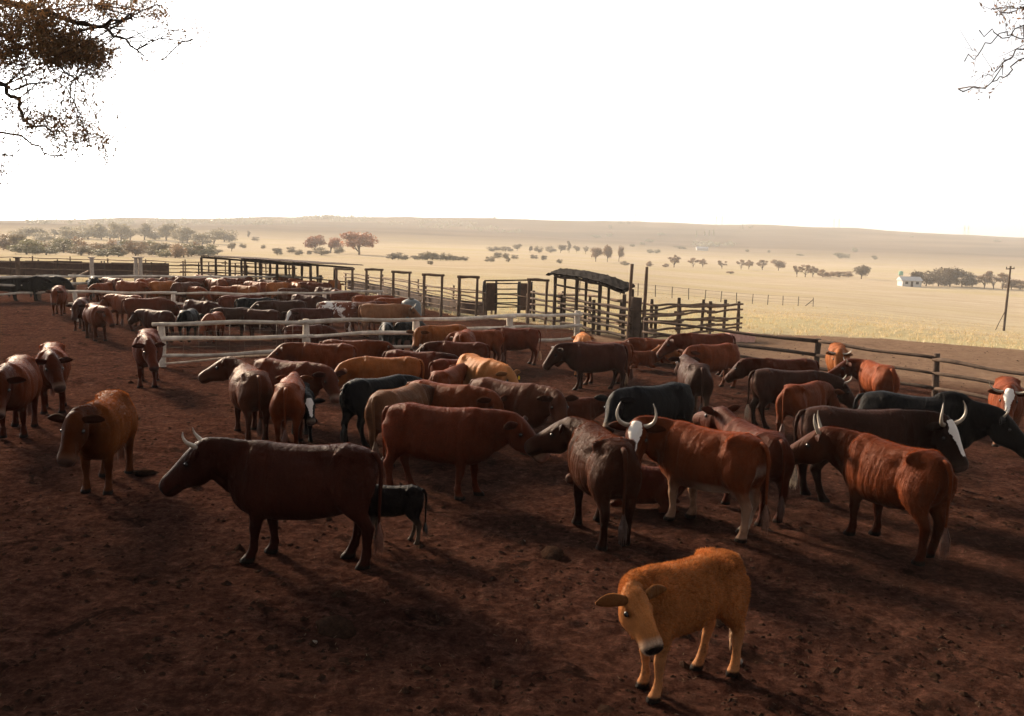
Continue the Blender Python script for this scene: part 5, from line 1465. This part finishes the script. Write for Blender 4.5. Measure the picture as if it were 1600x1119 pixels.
lump('dung_and_shadow_lump', 862, 868, 0.17, 'clod', 'dark flat dung heap on the dirt right of the small pale stone', 'dung', 0.35)
lump('dung_and_shadow_lump', 228, 740, 0.2, 'clod', 'dark lump standing in for cast shadow between the bright red cow and the big dark horned cow', 'dung', 0.3)  # dark lump put where the red cow's shadow falls
lump('dung_and_shadow_lump', 525, 985, 0.2, 'clod', 'dark dung heap on the dirt at bottom left of centre', 'dung', 0.3)

# ------------------------------------------------------------------ hazy air
def haze(density):
    m = MB(); m.box((-3600, -3600, -24), (3600, 3600, 85))
    o = obj('haze', m.mesh('haze', False)); tag(o, kind='stuff')
    mt = bpy.data.materials.new('hazy_air'); mt.use_nodes = True
    N = mt.node_tree.nodes; L = mt.node_tree.links
    N.remove(N['Principled BSDF'])
    v = N.new('ShaderNodeVolumePrincipled'); v.inputs['Color'].default_value = (0.95, 0.93, 0.90, 1); v.inputs['Density'].default_value = density; v.inputs['Anisotropy'].default_value = 0.0
    L.new(v.outputs[0], N['Material Output'].inputs['Volume'])
    o.data.materials.append(mt)
    o.display_type = 'WIRE'
haze(0.00029)
# ------------------------------------------------------------------ the herd, nearest first
# feet(px, py): ground point under the middle of the body; back(px, py, h): the middle of the back line seen at that pixel
def feet(px, py): return at(px, py, 0.0)
def back(px, py, h):
    p = at(px, py, h); return np.array((p[0], p[1], 0.0))
def both(px, fy, ty):
    p = at(px, fy, 0.0); h = ray_at(px, ty, math.hypot(p[0], p[1]))[2]
    return p, float(h)
FRONT, MID, FAR = 'cattle in the front of the corral', 'cattle in the middle of the corral', 'cattle crowded behind the near white fence'
fine = dict(voxel=0.0205)

cow('golden curly-haired calf with head turned to the camera, alone at the front', feet(1062, 1066), 214, 1.10, 'gold', FRONT, 'calf', 'calf', fur=75000, fur_len=0.031, curl=0.3, calf=0.8, neck_up=12, neck_yaw=46, head_yaw=40, head_up=-46,
    gait=(0.06, -0.06, -0.10, 0.12), pale_muzzle=2.2, dark_nose=1.0, dark_front=0.0, dark_legs=0.1, pale_legs=0.1, bony=0.9, fat=1.0, tint=1.0, dewlap=0.2, switch=(0.4, 0.24, 0.13), **fine)
cow('big dark brown cow with white upright horns, side-on facing left at the front', feet(474, 874), 174, 1.37, 'dark', FRONT, fur=36000, fur_len=0.02, neck_up=8, head_up=-43, horns='fwd', gait=(0.10, -0.05, -0.16, 0.10), fat=1.16, bony=1.3, dewlap=0.7, dark_front=0.5, dark_legs=0.7, tint=0.95, switch=(0.16, 0.06, 0.035), tail_swing=0.05, pale_muzzle=0, dark_nose=1, **fine)
cow('small black calf standing behind the tail of the big dark horned cow', feet(611, 846), 176, 0.72, 'ink', FRONT, 'calf', 'calf', fur=9000, fur_len=0.025, calf=1.0, neck_up=-10, head_up=-50, gait=(0.05, -0.05, -0.1, 0.1), pale_legs=0.15, voxel=0.024)
cow('red-brown cow facing right behind the small black calf', feet(686, 772), -12, 1.31, 'deep', FRONT, fur=34000, neck_up=4, neck_yaw=-6, head_up=-42, head_yaw=-8, gait=(0.08, -0.12, 0.12, -0.1), fat=1.08, bony=1.0, dewlap=0.8, hump=0.15, pale_muzzle=0.7, dark_nose=0.2, tint=1.15, tail_swing=0.03, **fine)
cow('dark brown hornless cow seen from behind, head to the left, centre of the front row', feet(936, 832), 103, 1.34, 'brown', FRONT, fur=34000, neck_up=8, neck_yaw=28, head_up=-30, head_yaw=30, neck_len=0.86, gait=(-0.05, 0.06, -0.06, 0.08), fat=1.12, bony=1.5, hump=0.3, dark_legs=0.9, dark_front=0.35, tint=0.68, **fine)
cow('red horned cow with white blaze looking at the camera, white belly and hind legs', feet(1104, 822), 131, 1.33, 'red', FRONT, fur=34000, neck_up=12, neck_yaw=66, head_up=-48, head_yaw=58, horns='lyre', blaze=1, gait=(0.02, -0.08, -0.1, 0.12), fat=1.1, bony=1.2, pale_belly=0.7, pale_legs=0.45, dark_legs=0, dark_nose=0.9, pale_muzzle=0.4, hump=0.2, switch=(0.16, 0.07, 0.04), tint=0.85, tail_swing=-0.04, **fine)
cow('dark red cow hidden behind the blazed cow, only rump and upturned ears showing', feet(1172, 800), 104, 1.24, 'deep', FRONT, fur=11000, neck_up=20, head_up=-15, head_yaw=10, gait=(0, 0.05, -0.05, 0.05), bony=0.6, tint=0.75, ears=0.35)
cow('dark red calf lying on the ground between the two front cows', feet(1012, 790), 170, 0.95, 'deep', FRONT, 'calf', 'calf', lying=True, calf=0.6, neck_up=5, head_up=-20, tint=0.7)
cow('bony red cow with one pale horn, seen from behind at right, head to the left', feet(1388, 852), 112, 1.33, 'red', FRONT, fur=34000, neck_up=8, neck_yaw=28, head_up=-34, head_yaw=14, horns='up', gait=(0.04, -0.06, -0.1, 0.08), bony=1.4, fat=1.0, dark_front=0.7, dark_legs=0.9, hump=0.15, tint=0.65, **fine)
cow('dark brown cow with white tail, wide horns and white blaze at right', back(1345, 634, 1.38), -4, 1.38, 'choc', FRONT, fur=22000, neck_up=2, neck_yaw=-14, head_up=-58, head_yaw=-42, horns='lyre', blaze=1, fat=1.2, bony=0.5, hump=0.3, dark_front=0.8, dark_legs=0.8, switch=(0.62, 0.52, 0.40), tint=1.1, tail_swing=0.06, **fine)
cow('big black bull behind the blazed dark cow at the right edge', back(1436, 618, 1.40) + np.array((0.1, 0.3, 0)), -24, 1.40, 'black', FRONT, 'bull', 'bull', neck_up=-4, head_up=-45, horns='short', fat=1.15, hump=0.5, dewlap=0.8)
cow('red cow with white face and wide horns facing the camera at the right edge', feet(1568, 692), -114, 1.24, 'red', FRONT, neck_up=10, neck_yaw=-6, head_up=-56, horns='wide', blaze=1, pale_muzzle=1, dark_nose=0.3, bony=0.8, fat=1.05, pale_legs=0.25, dark_legs=0.3)
cow('thin red cow seen from behind among the dark cattle at right', feet(1252, 688), 44, 1.12, 'red', FRONT, neck_up=-8, head_up=-45, gait=(0, 0, -0.1, 0.12), bony=1.4, fat=0.88, dark_legs=0.9, tint=0.8)
cow('long dark cow with pale tail tip and forward white horns, facing right', feet(1228, 668), -4, 1.20, 'choc', FRONT, neck_up=-10, head_up=-50, head_yaw=10, horns='fwd', fat=1.08, gait=(0, 0, -0.1, 0.1), switch=(0.55, 0.42, 0.3), tint=1.1, tail_swing=0.05)
cow('dark red cow facing left behind the long dark cow, pale ear showing', back(1230, 558, 1.15), 186, 1.15, 'deep', FRONT, neck_up=4, neck_yaw=-25, head_up=-45, head_yaw=-20, fat=1.0, tint=0.75, dark_front=0.6)
cow('bright red horned cow facing the camera beside the fence post at right', feet(1306, 604), -104, 1.12, 'orange', FRONT, neck_up=4, head_up=-58, neck_yaw=-8, horns='wide', bony=0.6, fat=1.1, tint=0.8, dark_front=0.1)
cow('red steer seen from behind with dark head turned left, beside the black bull', feet(1366, 645), 94, 1.14, 'red', FRONT, neck_up=6, neck_yaw=58, head_up=-35, head_yaw=24, dark_front=1.0, horns='short', bony=0.8, tint=1.1)
cow('dark brown thin cow seen straight from behind, right of the middle', feet(1081, 652), 92, 1.22, 'choc', MID, neck_up=10, head_up=-30, bony=1.1, gait=(0, 0, -0.06, 0.06), tint=1.2, pale_legs=0.2, dark_legs=0.3)
cow('red cow with hanging head standing right of the dark thin cow', feet(1114, 606), 208, 1.14, 'red', MID, neck_up=2, neck_yaw=20, head_up=-50, gait=(0, .05, -.05, .1), fat=1.05, tint=0.95)
cow('dark red cow with short neck facing left by the pole pens', back(1106, 519, 1.18), 182, 1.18, 'deep', MID, neck_up=-4, head_up=-50, fat=1.1, tint=1.0)
cow('long red cow lying down at the foot of the thick corner post', feet(1032, 564), 168, 1.12, 'red', MID, lying=True, neck_up=6, head_up=-30, fat=1.0, tint=0.85)
cow('bright red calf lying beside the short-necked dark red cow', feet(1068, 568), 200, 0.95, 'orange', MID, 'calf', 'calf', lying=True, calf=0.7, neck_up=15, head_up=-25, tint=0.75)
cow('small red calf lying behind the tail of the dark bull in the middle', feet(1000, 574), 10, 0.8, 'red', MID, 'calf', 'calf', lying=True, calf=1, neck_up=-8, head_up=-25, tint=0.7)
cow('dark brown bull side-on facing left, alone right of the middle', feet(930, 608), 184, 1.16, 'dark', MID, 'bull', 'bull', fur=11000, neck_up=2, neck_yaw=10, head_up=-52, head_yaw=12, gait=(0.12, -0.06, -0.14, 0.1), fat=1.12, bony=0.6, dark_front=0.7, dark_legs=0.7, switch=(0.40, 0.25, 0.15), tint=1.15, tail_swing=0.04)
cow('red cow hidden behind the dark bull, its rump and dark head sticking out', back(936, 536, 1.10) + np.array((0.2, 0.6, 0)), 182, 1.10, 'red', MID, neck_up=-2, head_up=-52, dark_front=0.9, gait=(0.1, -0.1, -0.1, 0.1), tint=0.8)
cow('golden cow seen from behind between the dark bull and the fence end', back(911, 521, 1.10), 86, 1.12, 'gold', MID, neck_up=-5, head_up=-40, tint=1.0)
cow('dark red bull walking left in front of the pale fence', feet(806, 568), 178, 1.06, 'deep', MID, 'bull', 'bull', neck_up=-6, head_up=-48, gait=(0.08, -0.04, -0.1, 0.06), fat=1.05, hump=0.3, dark_front=0.9, dark_legs=0.3, tint=1.1, switch=(0.5, 0.33, 0.2))
cow('small red cow behind the fence, at the head of the walking bull', back(752, 514, 1.05), 200, 1.05, 'red', MID, neck_up=-5, head_up=-45, tint=0.9)
cow('black cow with red inner ears facing the camera, body to the right', back(1026, 598, 1.24), 214, 1.24, 'black', FRONT, fur=11000, neck_up=4, neck_yaw=20, head_up=-48, head_yaw=16, fat=1.1, pale_muzzle=1.0, dark_nose=1.0, dark_front=0, tint=1.5)
cow('brown cow with wide-spread ears and pale muzzle, in the middle of the herd', back(795, 592, 1.24), -32, 1.24, 'brown', MID, fur=11000, neck_up=2, neck_yaw=-18, head_up=-48, head_yaw=-26, fat=1.2, hump=0.1, pale_muzzle=1.0, dark_nose=0.2, tint=1.15, dark_front=0.15)
cow('dark red calf lying behind the wide-eared brown cow', feet(896, 660), 4, 0.85, 'deep', MID, 'calf', 'calf', lying=True, calf=1.0, neck_up=8, head_up=-14, tint=0.85)
cow('golden cow facing the camera with a yellow ear tag, in the middle', back(750, 556, 1.18), -58, 1.20, 'gold', MID, ear_tag=True, neck_up=-4, neck_yaw=12, head_up=-50, head_yaw=0, fat=1.12, tint=0.9, dark_front=0, bony=0.7)
cow('red-brown cow with drooping head, left of the wide-eared brown cow', back(694, 597, 1.16), -26, 1.18, 'red', MID, fur=11000, neck_up=0, neck_yaw=-10, head_up=-52, head_yaw=-18, fat=1.1, tint=0.8, dark_front=0.4, pale_muzzle=0.6)
cow('tawny brown cow with lowered dark head, seen from behind left of the middle', back(625, 602, 1.22), 64, 1.22, 'tan', MID, fur=11000, neck_up=-14, neck_yaw=-14, head_up=-50, dark_front=0.9, fat=1.15, bony=0.4, tint=0.55)
cow('black cow seen from behind, standing beside the tawny brown cow', back(592, 586, 1.20), 48, 1.20, 'black', MID, neck_up=-10, head_up=-45, fat=1.0, gait=(0, 0, -.08, .12), bony=0.6, tint=1.2)
cow('orange cow with lowered head facing left, in front of the white fence', back(606, 555, 1.14), 183, 1.14, 'orange', MID, neck_up=-12, neck_yaw=14, head_up=-55, head_yaw=12, fat=1.1, bony=0.9, tint=0.85, dark_front=0, pale_muzzle=0.6, dark_nose=0.1, ears=-0.1)
cow('dark red cow with head turned to the camera, facing the orange cow', back(448, 560, 1.20), -22, 1.20, 'deep', MID, fur=11000, neck_up=0, neck_yaw=-12, head_up=-50, head_yaw=-22, fat=1.18, tint=1.05, pale_muzzle=0.8, dark_nose=0.2, horns=None)
cow('brown cow seen from behind with head raised to the left, left of the middle', feet(392, 680), 116, 1.26, 'brown', MID, fur=11000, neck_up=20, neck_yaw=34, head_up=-30, head_yaw=28, fat=1.2, bony=1.2, gait=(0, 0.05, -0.05, 0.06), tint=1.2, hump=0.1)
cow('red cow behind the head-raised brown cow, only its rump showing', back(432, 596, 1.18) + np.array((0.1, 0.5, 0)), 98, 1.18, 'red', MID, neck_up=5, head_up=-40, tint=0.8)
cow('black calf with white face looking at the camera, beside the brown cow', feet(472, 684), -72, 0.98, 'black', MID, 'calf', 'calf', calf=0.5, neck_up=-2, neck_yaw=6, head_up=-55, blaze=1.0, pale_muzzle=0.7, tint=1.7, bony=0.7, fat=1.0)
cow('red-brown cow with head to the left, behind the dark red cow at the fence', back(508, 534, 1.14), 176, 1.14, 'red', MID, neck_up=4, head_up=-40, neck_yaw=12, bony=0.9, tint=0.75)
cow('brown cow close against the white fence, facing right', back(545, 529, 1.10), 8, 1.10, 'red', MID, neck_up=2, head_up=-40, tint=0.68)
cow('dark-faced cow looking right behind the orange cow', back(648, 546, 1.12), -10, 1.12, 'deep', MID, neck_up=2, head_up=-42, neck_yaw=-12, dark_front=1.0, tint=0.9)
cow('small red-brown cow facing away, right of the orange cow', back(698, 574, 1.06), 72, 1.06, 'red', MID, neck_up=10, head_up=-20, bony=1.1, fat=0.95, tint=0.75, dark_front=0.1)
cow('dark red young cow between the golden cow and the small red-brown cow', back(716, 558, 1.05), 30, 1.05, 'deep', MID, neck_up=-8, head_up=-40, tint=1.0)
cow('dark red cow at the fence, in front of the round red rump', back(722, 532, 1.08), 170, 1.08, 'deep', MID, neck_up=-2, head_up=-40, tint=0.9, dark_front=0.7)
cow('red cow seen from behind, its round rump against the white fence', back(726, 516, 1.10), 84, 1.12, 'red', MID, neck_up=-4, head_up=-40, fat=1.15, bony=0.8, tint=0.8)

# left side
cow('dark-faced red cow at the left edge facing the camera', feet(28, 676), -74, 1.34, 'red', MID, fur=9000, neck_up=0, neck_yaw=0, head_up=-56, hump=0.25, fat=1.1, dark_front=0.75, dark_legs=0.9, bony=0.6, pale_muzzle=0.7, tint=0.78)
cow('dark-headed red cow behind the left edge cow, looking right', feet(84, 640), -66, 1.32, 'red', MID, fur=11000, neck_up=4, neck_yaw=6, head_up=-48, head_yaw=14, dark_front=0.85, dark_legs=0.9, hump=0.25, tint=0.8, pale_muzzle=0.6)
cow('bright red cow with dark face walking to the camera, nearest of the left group', feet(166, 756), -82, 1.30, 'orange', FRONT, fur=36000, fur_len=0.024, neck_up=10, neck_yaw=-8, head_up=-54, dark_front=1.0, dark_legs=0.9, hump=0.35, fat=1.1, bony=0.6, gait=(0.05, -0.05, -0.08, 0.08), pale_muzzle=0.2, tint=0.66, **fine)
cow('dark red cow facing the camera at the left end of the white fence', feet(232, 600), -72, 1.28, 'deep', MID, fur=11000, neck_up=-2, neck_yaw=12, head_up=-52, head_yaw=8, hump=0.2, fat=1.1, bony=0.6, tint=1.05)
cow('red young cow facing right, nearest of the three at left before the herd', feet(151, 530), -52, 1.16, 'red', FAR, neck_up=2, neck_yaw=10, head_up=-45, tint=0.7, dark_legs=0.8)
cow('dark young cow half hidden behind the nearest of the three at left', feet(128, 515), -76, 1.12, 'deep', FAR, neck_up=-2, head_up=-50, tint=0.7, dark_front=0.6)
cow('red-brown cow facing the camera, farthest of the three at left', feet(92, 492), -72, 1.18, 'red', FAR, neck_up=2, head_up=-52, tint=0.7)
for (px, hd, lab) in ((8, 20, 'black cow standing at the very left edge before the back fence'), (40, 10, 'black cow second from the left edge before the back fence'), (72, 0, 'black-brown cow right of the two black ones, by the slanting pole')):
    cow(lab, back(px, 430, 1.18), hd, 1.18, 'ink', FAR, neck_up=-10, head_up=-50, fat=1.1, key='black_low', eyes=False, fur=0, voxel=0.028)

# behind the near white fence; the bodies repeat, coats and turns differ
KEYS = {'lo': dict(neck_up=-14, head_up=-52), 'lv': dict(neck_up=2, head_up=-42), 'hi': dict(neck_up=18, head_up=-32), 'tl': dict(neck_up=2, neck_yaw=30, head_yaw=25, head_up=-45), 'tr': dict(neck_up=2, neck_yaw=-30, head_yaw=-25, head_up=-45), 'hn': dict(neck_up=2, head_up=-42, neck_yaw=-15, horns='wide')}
def mid_cow(px, py, hd, coat, key, label, h=1.28, tint=0.95, **kw):
    h = h * 0.9
    if abs(math.cos(R(hd))) > 0.9 and key != 'hn' and coat != 'white': hd += (26 if int(px) % 3 else -30)
    cow(label, back(px, py, h), hd, h, coat, FAR, key='mid_' + key + ('_fat' if kw.get('fat') else ''), tint=tint, voxel=0.028, eyes=False, fur=0, **KEYS[key], **kw)
mid_cow(226, 464, 4, 'deep', 'lo', 'long dark red cow facing right behind the fence end at left', 1.30)
mid_cow(198, 459, 186, 'red', 'lv', 'red cow behind the long dark red one, head to the left')
mid_cow(246, 483, 184, 'dark', 'lv', 'dark brown young cow facing left in front of the long dark red cow', 1.15)
mid_cow(294, 482, 92, 'black', 'lo', 'black young cow seen from behind, left behind the near fence', 1.15)
mid_cow(334, 487, -95, 'red', 'lo', 'red young cow facing the camera behind the near fence at left', 1.08)
mid_cow(312, 468, 6, 'dark', 'lo', 'dark brown cow right of the long dark red one, head lowered', 1.2)
mid_cow(362, 479, 30, 'choc', 'lo', 'chocolate cow seen from behind, next to the red young cow', 1.18)
mid_cow(370, 460, 20, 'deep', 'lv', 'dark red cow turned away just before the second fence')
mid_cow(408, 482, 200, 'dark', 'lv', 'dark brown cow facing left in the middle behind the near fence', 1.14)
mid_cow(398, 464, 4, 'black', 'lo', 'black-backed cow before the second fence', 1.25)
mid_cow(446, 468, 178, 'choc', 'lv', 'large chocolate cow side-on behind the near fence', 1.3, 1.2)
mid_cow(490, 480, 208, 'dark', 'tl', 'dark brown cow with pale spot on its face, left of the white spotted cow', 1.16, 1.1, blaze=0.6)
mid_cow(528, 470, 2, 'white', 'tr', 'white and brown spotted cow behind the near fence', 1.28, 1.0, spots=1.0)
mid_cow(568, 470, 14, 'deep', 'lv', 'dark red cow directly behind the white spotted cow', 1.25)
mid_cow(596, 473, 14, 'tan', 'hn', 'tan horned cow right of the white spotted cow', 1.34, 0.95)
mid_cow(480, 459, 6, 'dark', 'lo', 'dark cow before the second fence, behind the pale-spotted one')
mid_cow(578, 460, 4, 'red', 'lv', 'red cow at the right end of the second fence')
mid_cow(612, 464, 30, 'red', 'lo', 'red cow just past the right end of the second fence', 1.25, 0.9)
mid_cow(478, 506, 3, 'dark', 'lo', 'dark brown cow standing right behind the rails of the near fence', 1.12, 0.9)
mid_cow(604, 502, -85, 'black', 'lo', 'left one of two black young cows behind the near fence post', 1.1)
mid_cow(638, 500, 60, 'black', 'lo', 'right one of two black young cows behind the near fence post', 1.1)
mid_cow(694, 506, 186, 'orange', 'tl', 'orange-red cow behind the fence facing left, right of the black ones', 1.26, 0.75)
# dark drum by the black young cows
dx, dy = xy(630, 520); dr = empty('drum', (dx, dy + 2.5, 0)); tag(dr, 'grey rounded drum standing behind the two black young cows', 'drum')
V, F = tube([(0, 0, 0), (0, 0, .05), (0, 0, .35), (0, 0, .37), (0, 0, .4), (0, 0, .7), (0, 0, .95), (0, 0, 1.05)], [.40, .42, .42, .44, .42, .42, .36, .2], 16); obj('shell', mesh_np('drum', V, F), M['drum'], dr)
V, F = tube([(0, 0, 1.04), (0, 0, 1.10)], [.12, .11], 12); obj('lid', mesh_np('lid', V, F), M['steel'], dr)

# the far herd between the second and the last fence
L1 = 'cattle packed between the second and the last white fence'
def far_cow(px, py, hd, coat, key, label, h=1.28, tint=0.95):
    h = h * 0.9
    hd = hd + (38 if int(px) % 2 else -34) * (1 if abs(math.cos(R(hd))) > 0.8 else 0)
    cow(label, back(px, py, h), hd, h, coat, L1, key='mid_' + key, tint=tint, voxel=0.028, eyes=False, fur=0, **KEYS[key])
for a in ((146, 431, 150, 'ink', 'lo', 'black cow at the left end of the far herd'), (178, 433, 178, 'deep', 'lv', 'dark red cow right of the black one in the far herd'), (161, 441, 250, 'red', 'lo', 'small red cow in front of the black one in the far herd', 1.05), (204, 438, 20, 'red', 'lo', 'red cow with rounded rump, third along the far herd'),
          (228, 434, 78, 'red', 'lo', 'big red cow turned away near the left of the far herd', 1.35, 0.95), (254, 438, 60, 'orange', 'lo', 'orange cow turned away beside the big red one', 1.3, 0.8), (287, 440, 30, 'brown', 'lv', 'brown cow right of the orange one in the far herd'), (300, 446, 10, 'red', 'lo', 'red low-headed cow before the second fence, left of centre', 1.1),
          (309, 433, 190, 'deep', 'hi', 'dark red cow with raised head in the far herd'), (340, 434, 170, 'red', 'lv', 'red cow side-on in the middle of the far herd', 1.32, 0.8), (362, 433, 20, 'deep', 'lo', 'dark red cow with its head hidden in the far herd'), (386, 445, 182, 'orange', 'lv', 'orange-red cow facing left just behind the second fence', 1.2, 0.7), (420, 436, 8, 'dark', 'lo', 'dark cow at the back of the far herd, right half'),
          (434, 440, 60, 'orange', 'lo', 'orange cow turned away in the right half of the far herd', 1.28, 0.75), (404, 439, 176, 'red', 'lv', 'red cow beside the orange one in the right half of the far herd'), (462, 440, -70, 'orange', 'lv', 'orange cow facing the camera in the right half of the far herd', 1.25, 0.75), (478, 437, 190, 'red', 'hi', 'red cow with raised head at the right of the far herd'),
          (496, 440, 200, 'deep', 'lv', 'dark red cow second from the right end of the far herd'), (522, 436, 85, 'orange', 'lo', 'orange rump at the right end of the far herd', 1.25, 0.85), (510, 448, 4, 'dark', 'lo', 'small dark brown cow just before the orange rump', 1.15), (536, 452, 10, 'deep', 'lo', 'dark red cow beside the trough at the right end of the far herd', 1.15),
          (455, 449, 0, 'brown', 'lo', 'brown cow behind the second fence, right of centre', 1.15), (350, 446, 30, 'red', 'lo', 'red cow behind the second fence, left of the orange-red one', 1.12), (272, 430, 185, 'deep', 'lo', 'dark red cow at the very back of the far herd, left'), (318, 429, 5, 'red', 'lo', 'red cow at the very back of the far herd, left of centre'), (380, 430, 178, 'deep', 'lo', 'dark red cow at the very back of the far herd, centre'), (445, 431, 8, 'red', 'lo', 'red cow at the very back of the far herd, right')):
    far_cow(*a)
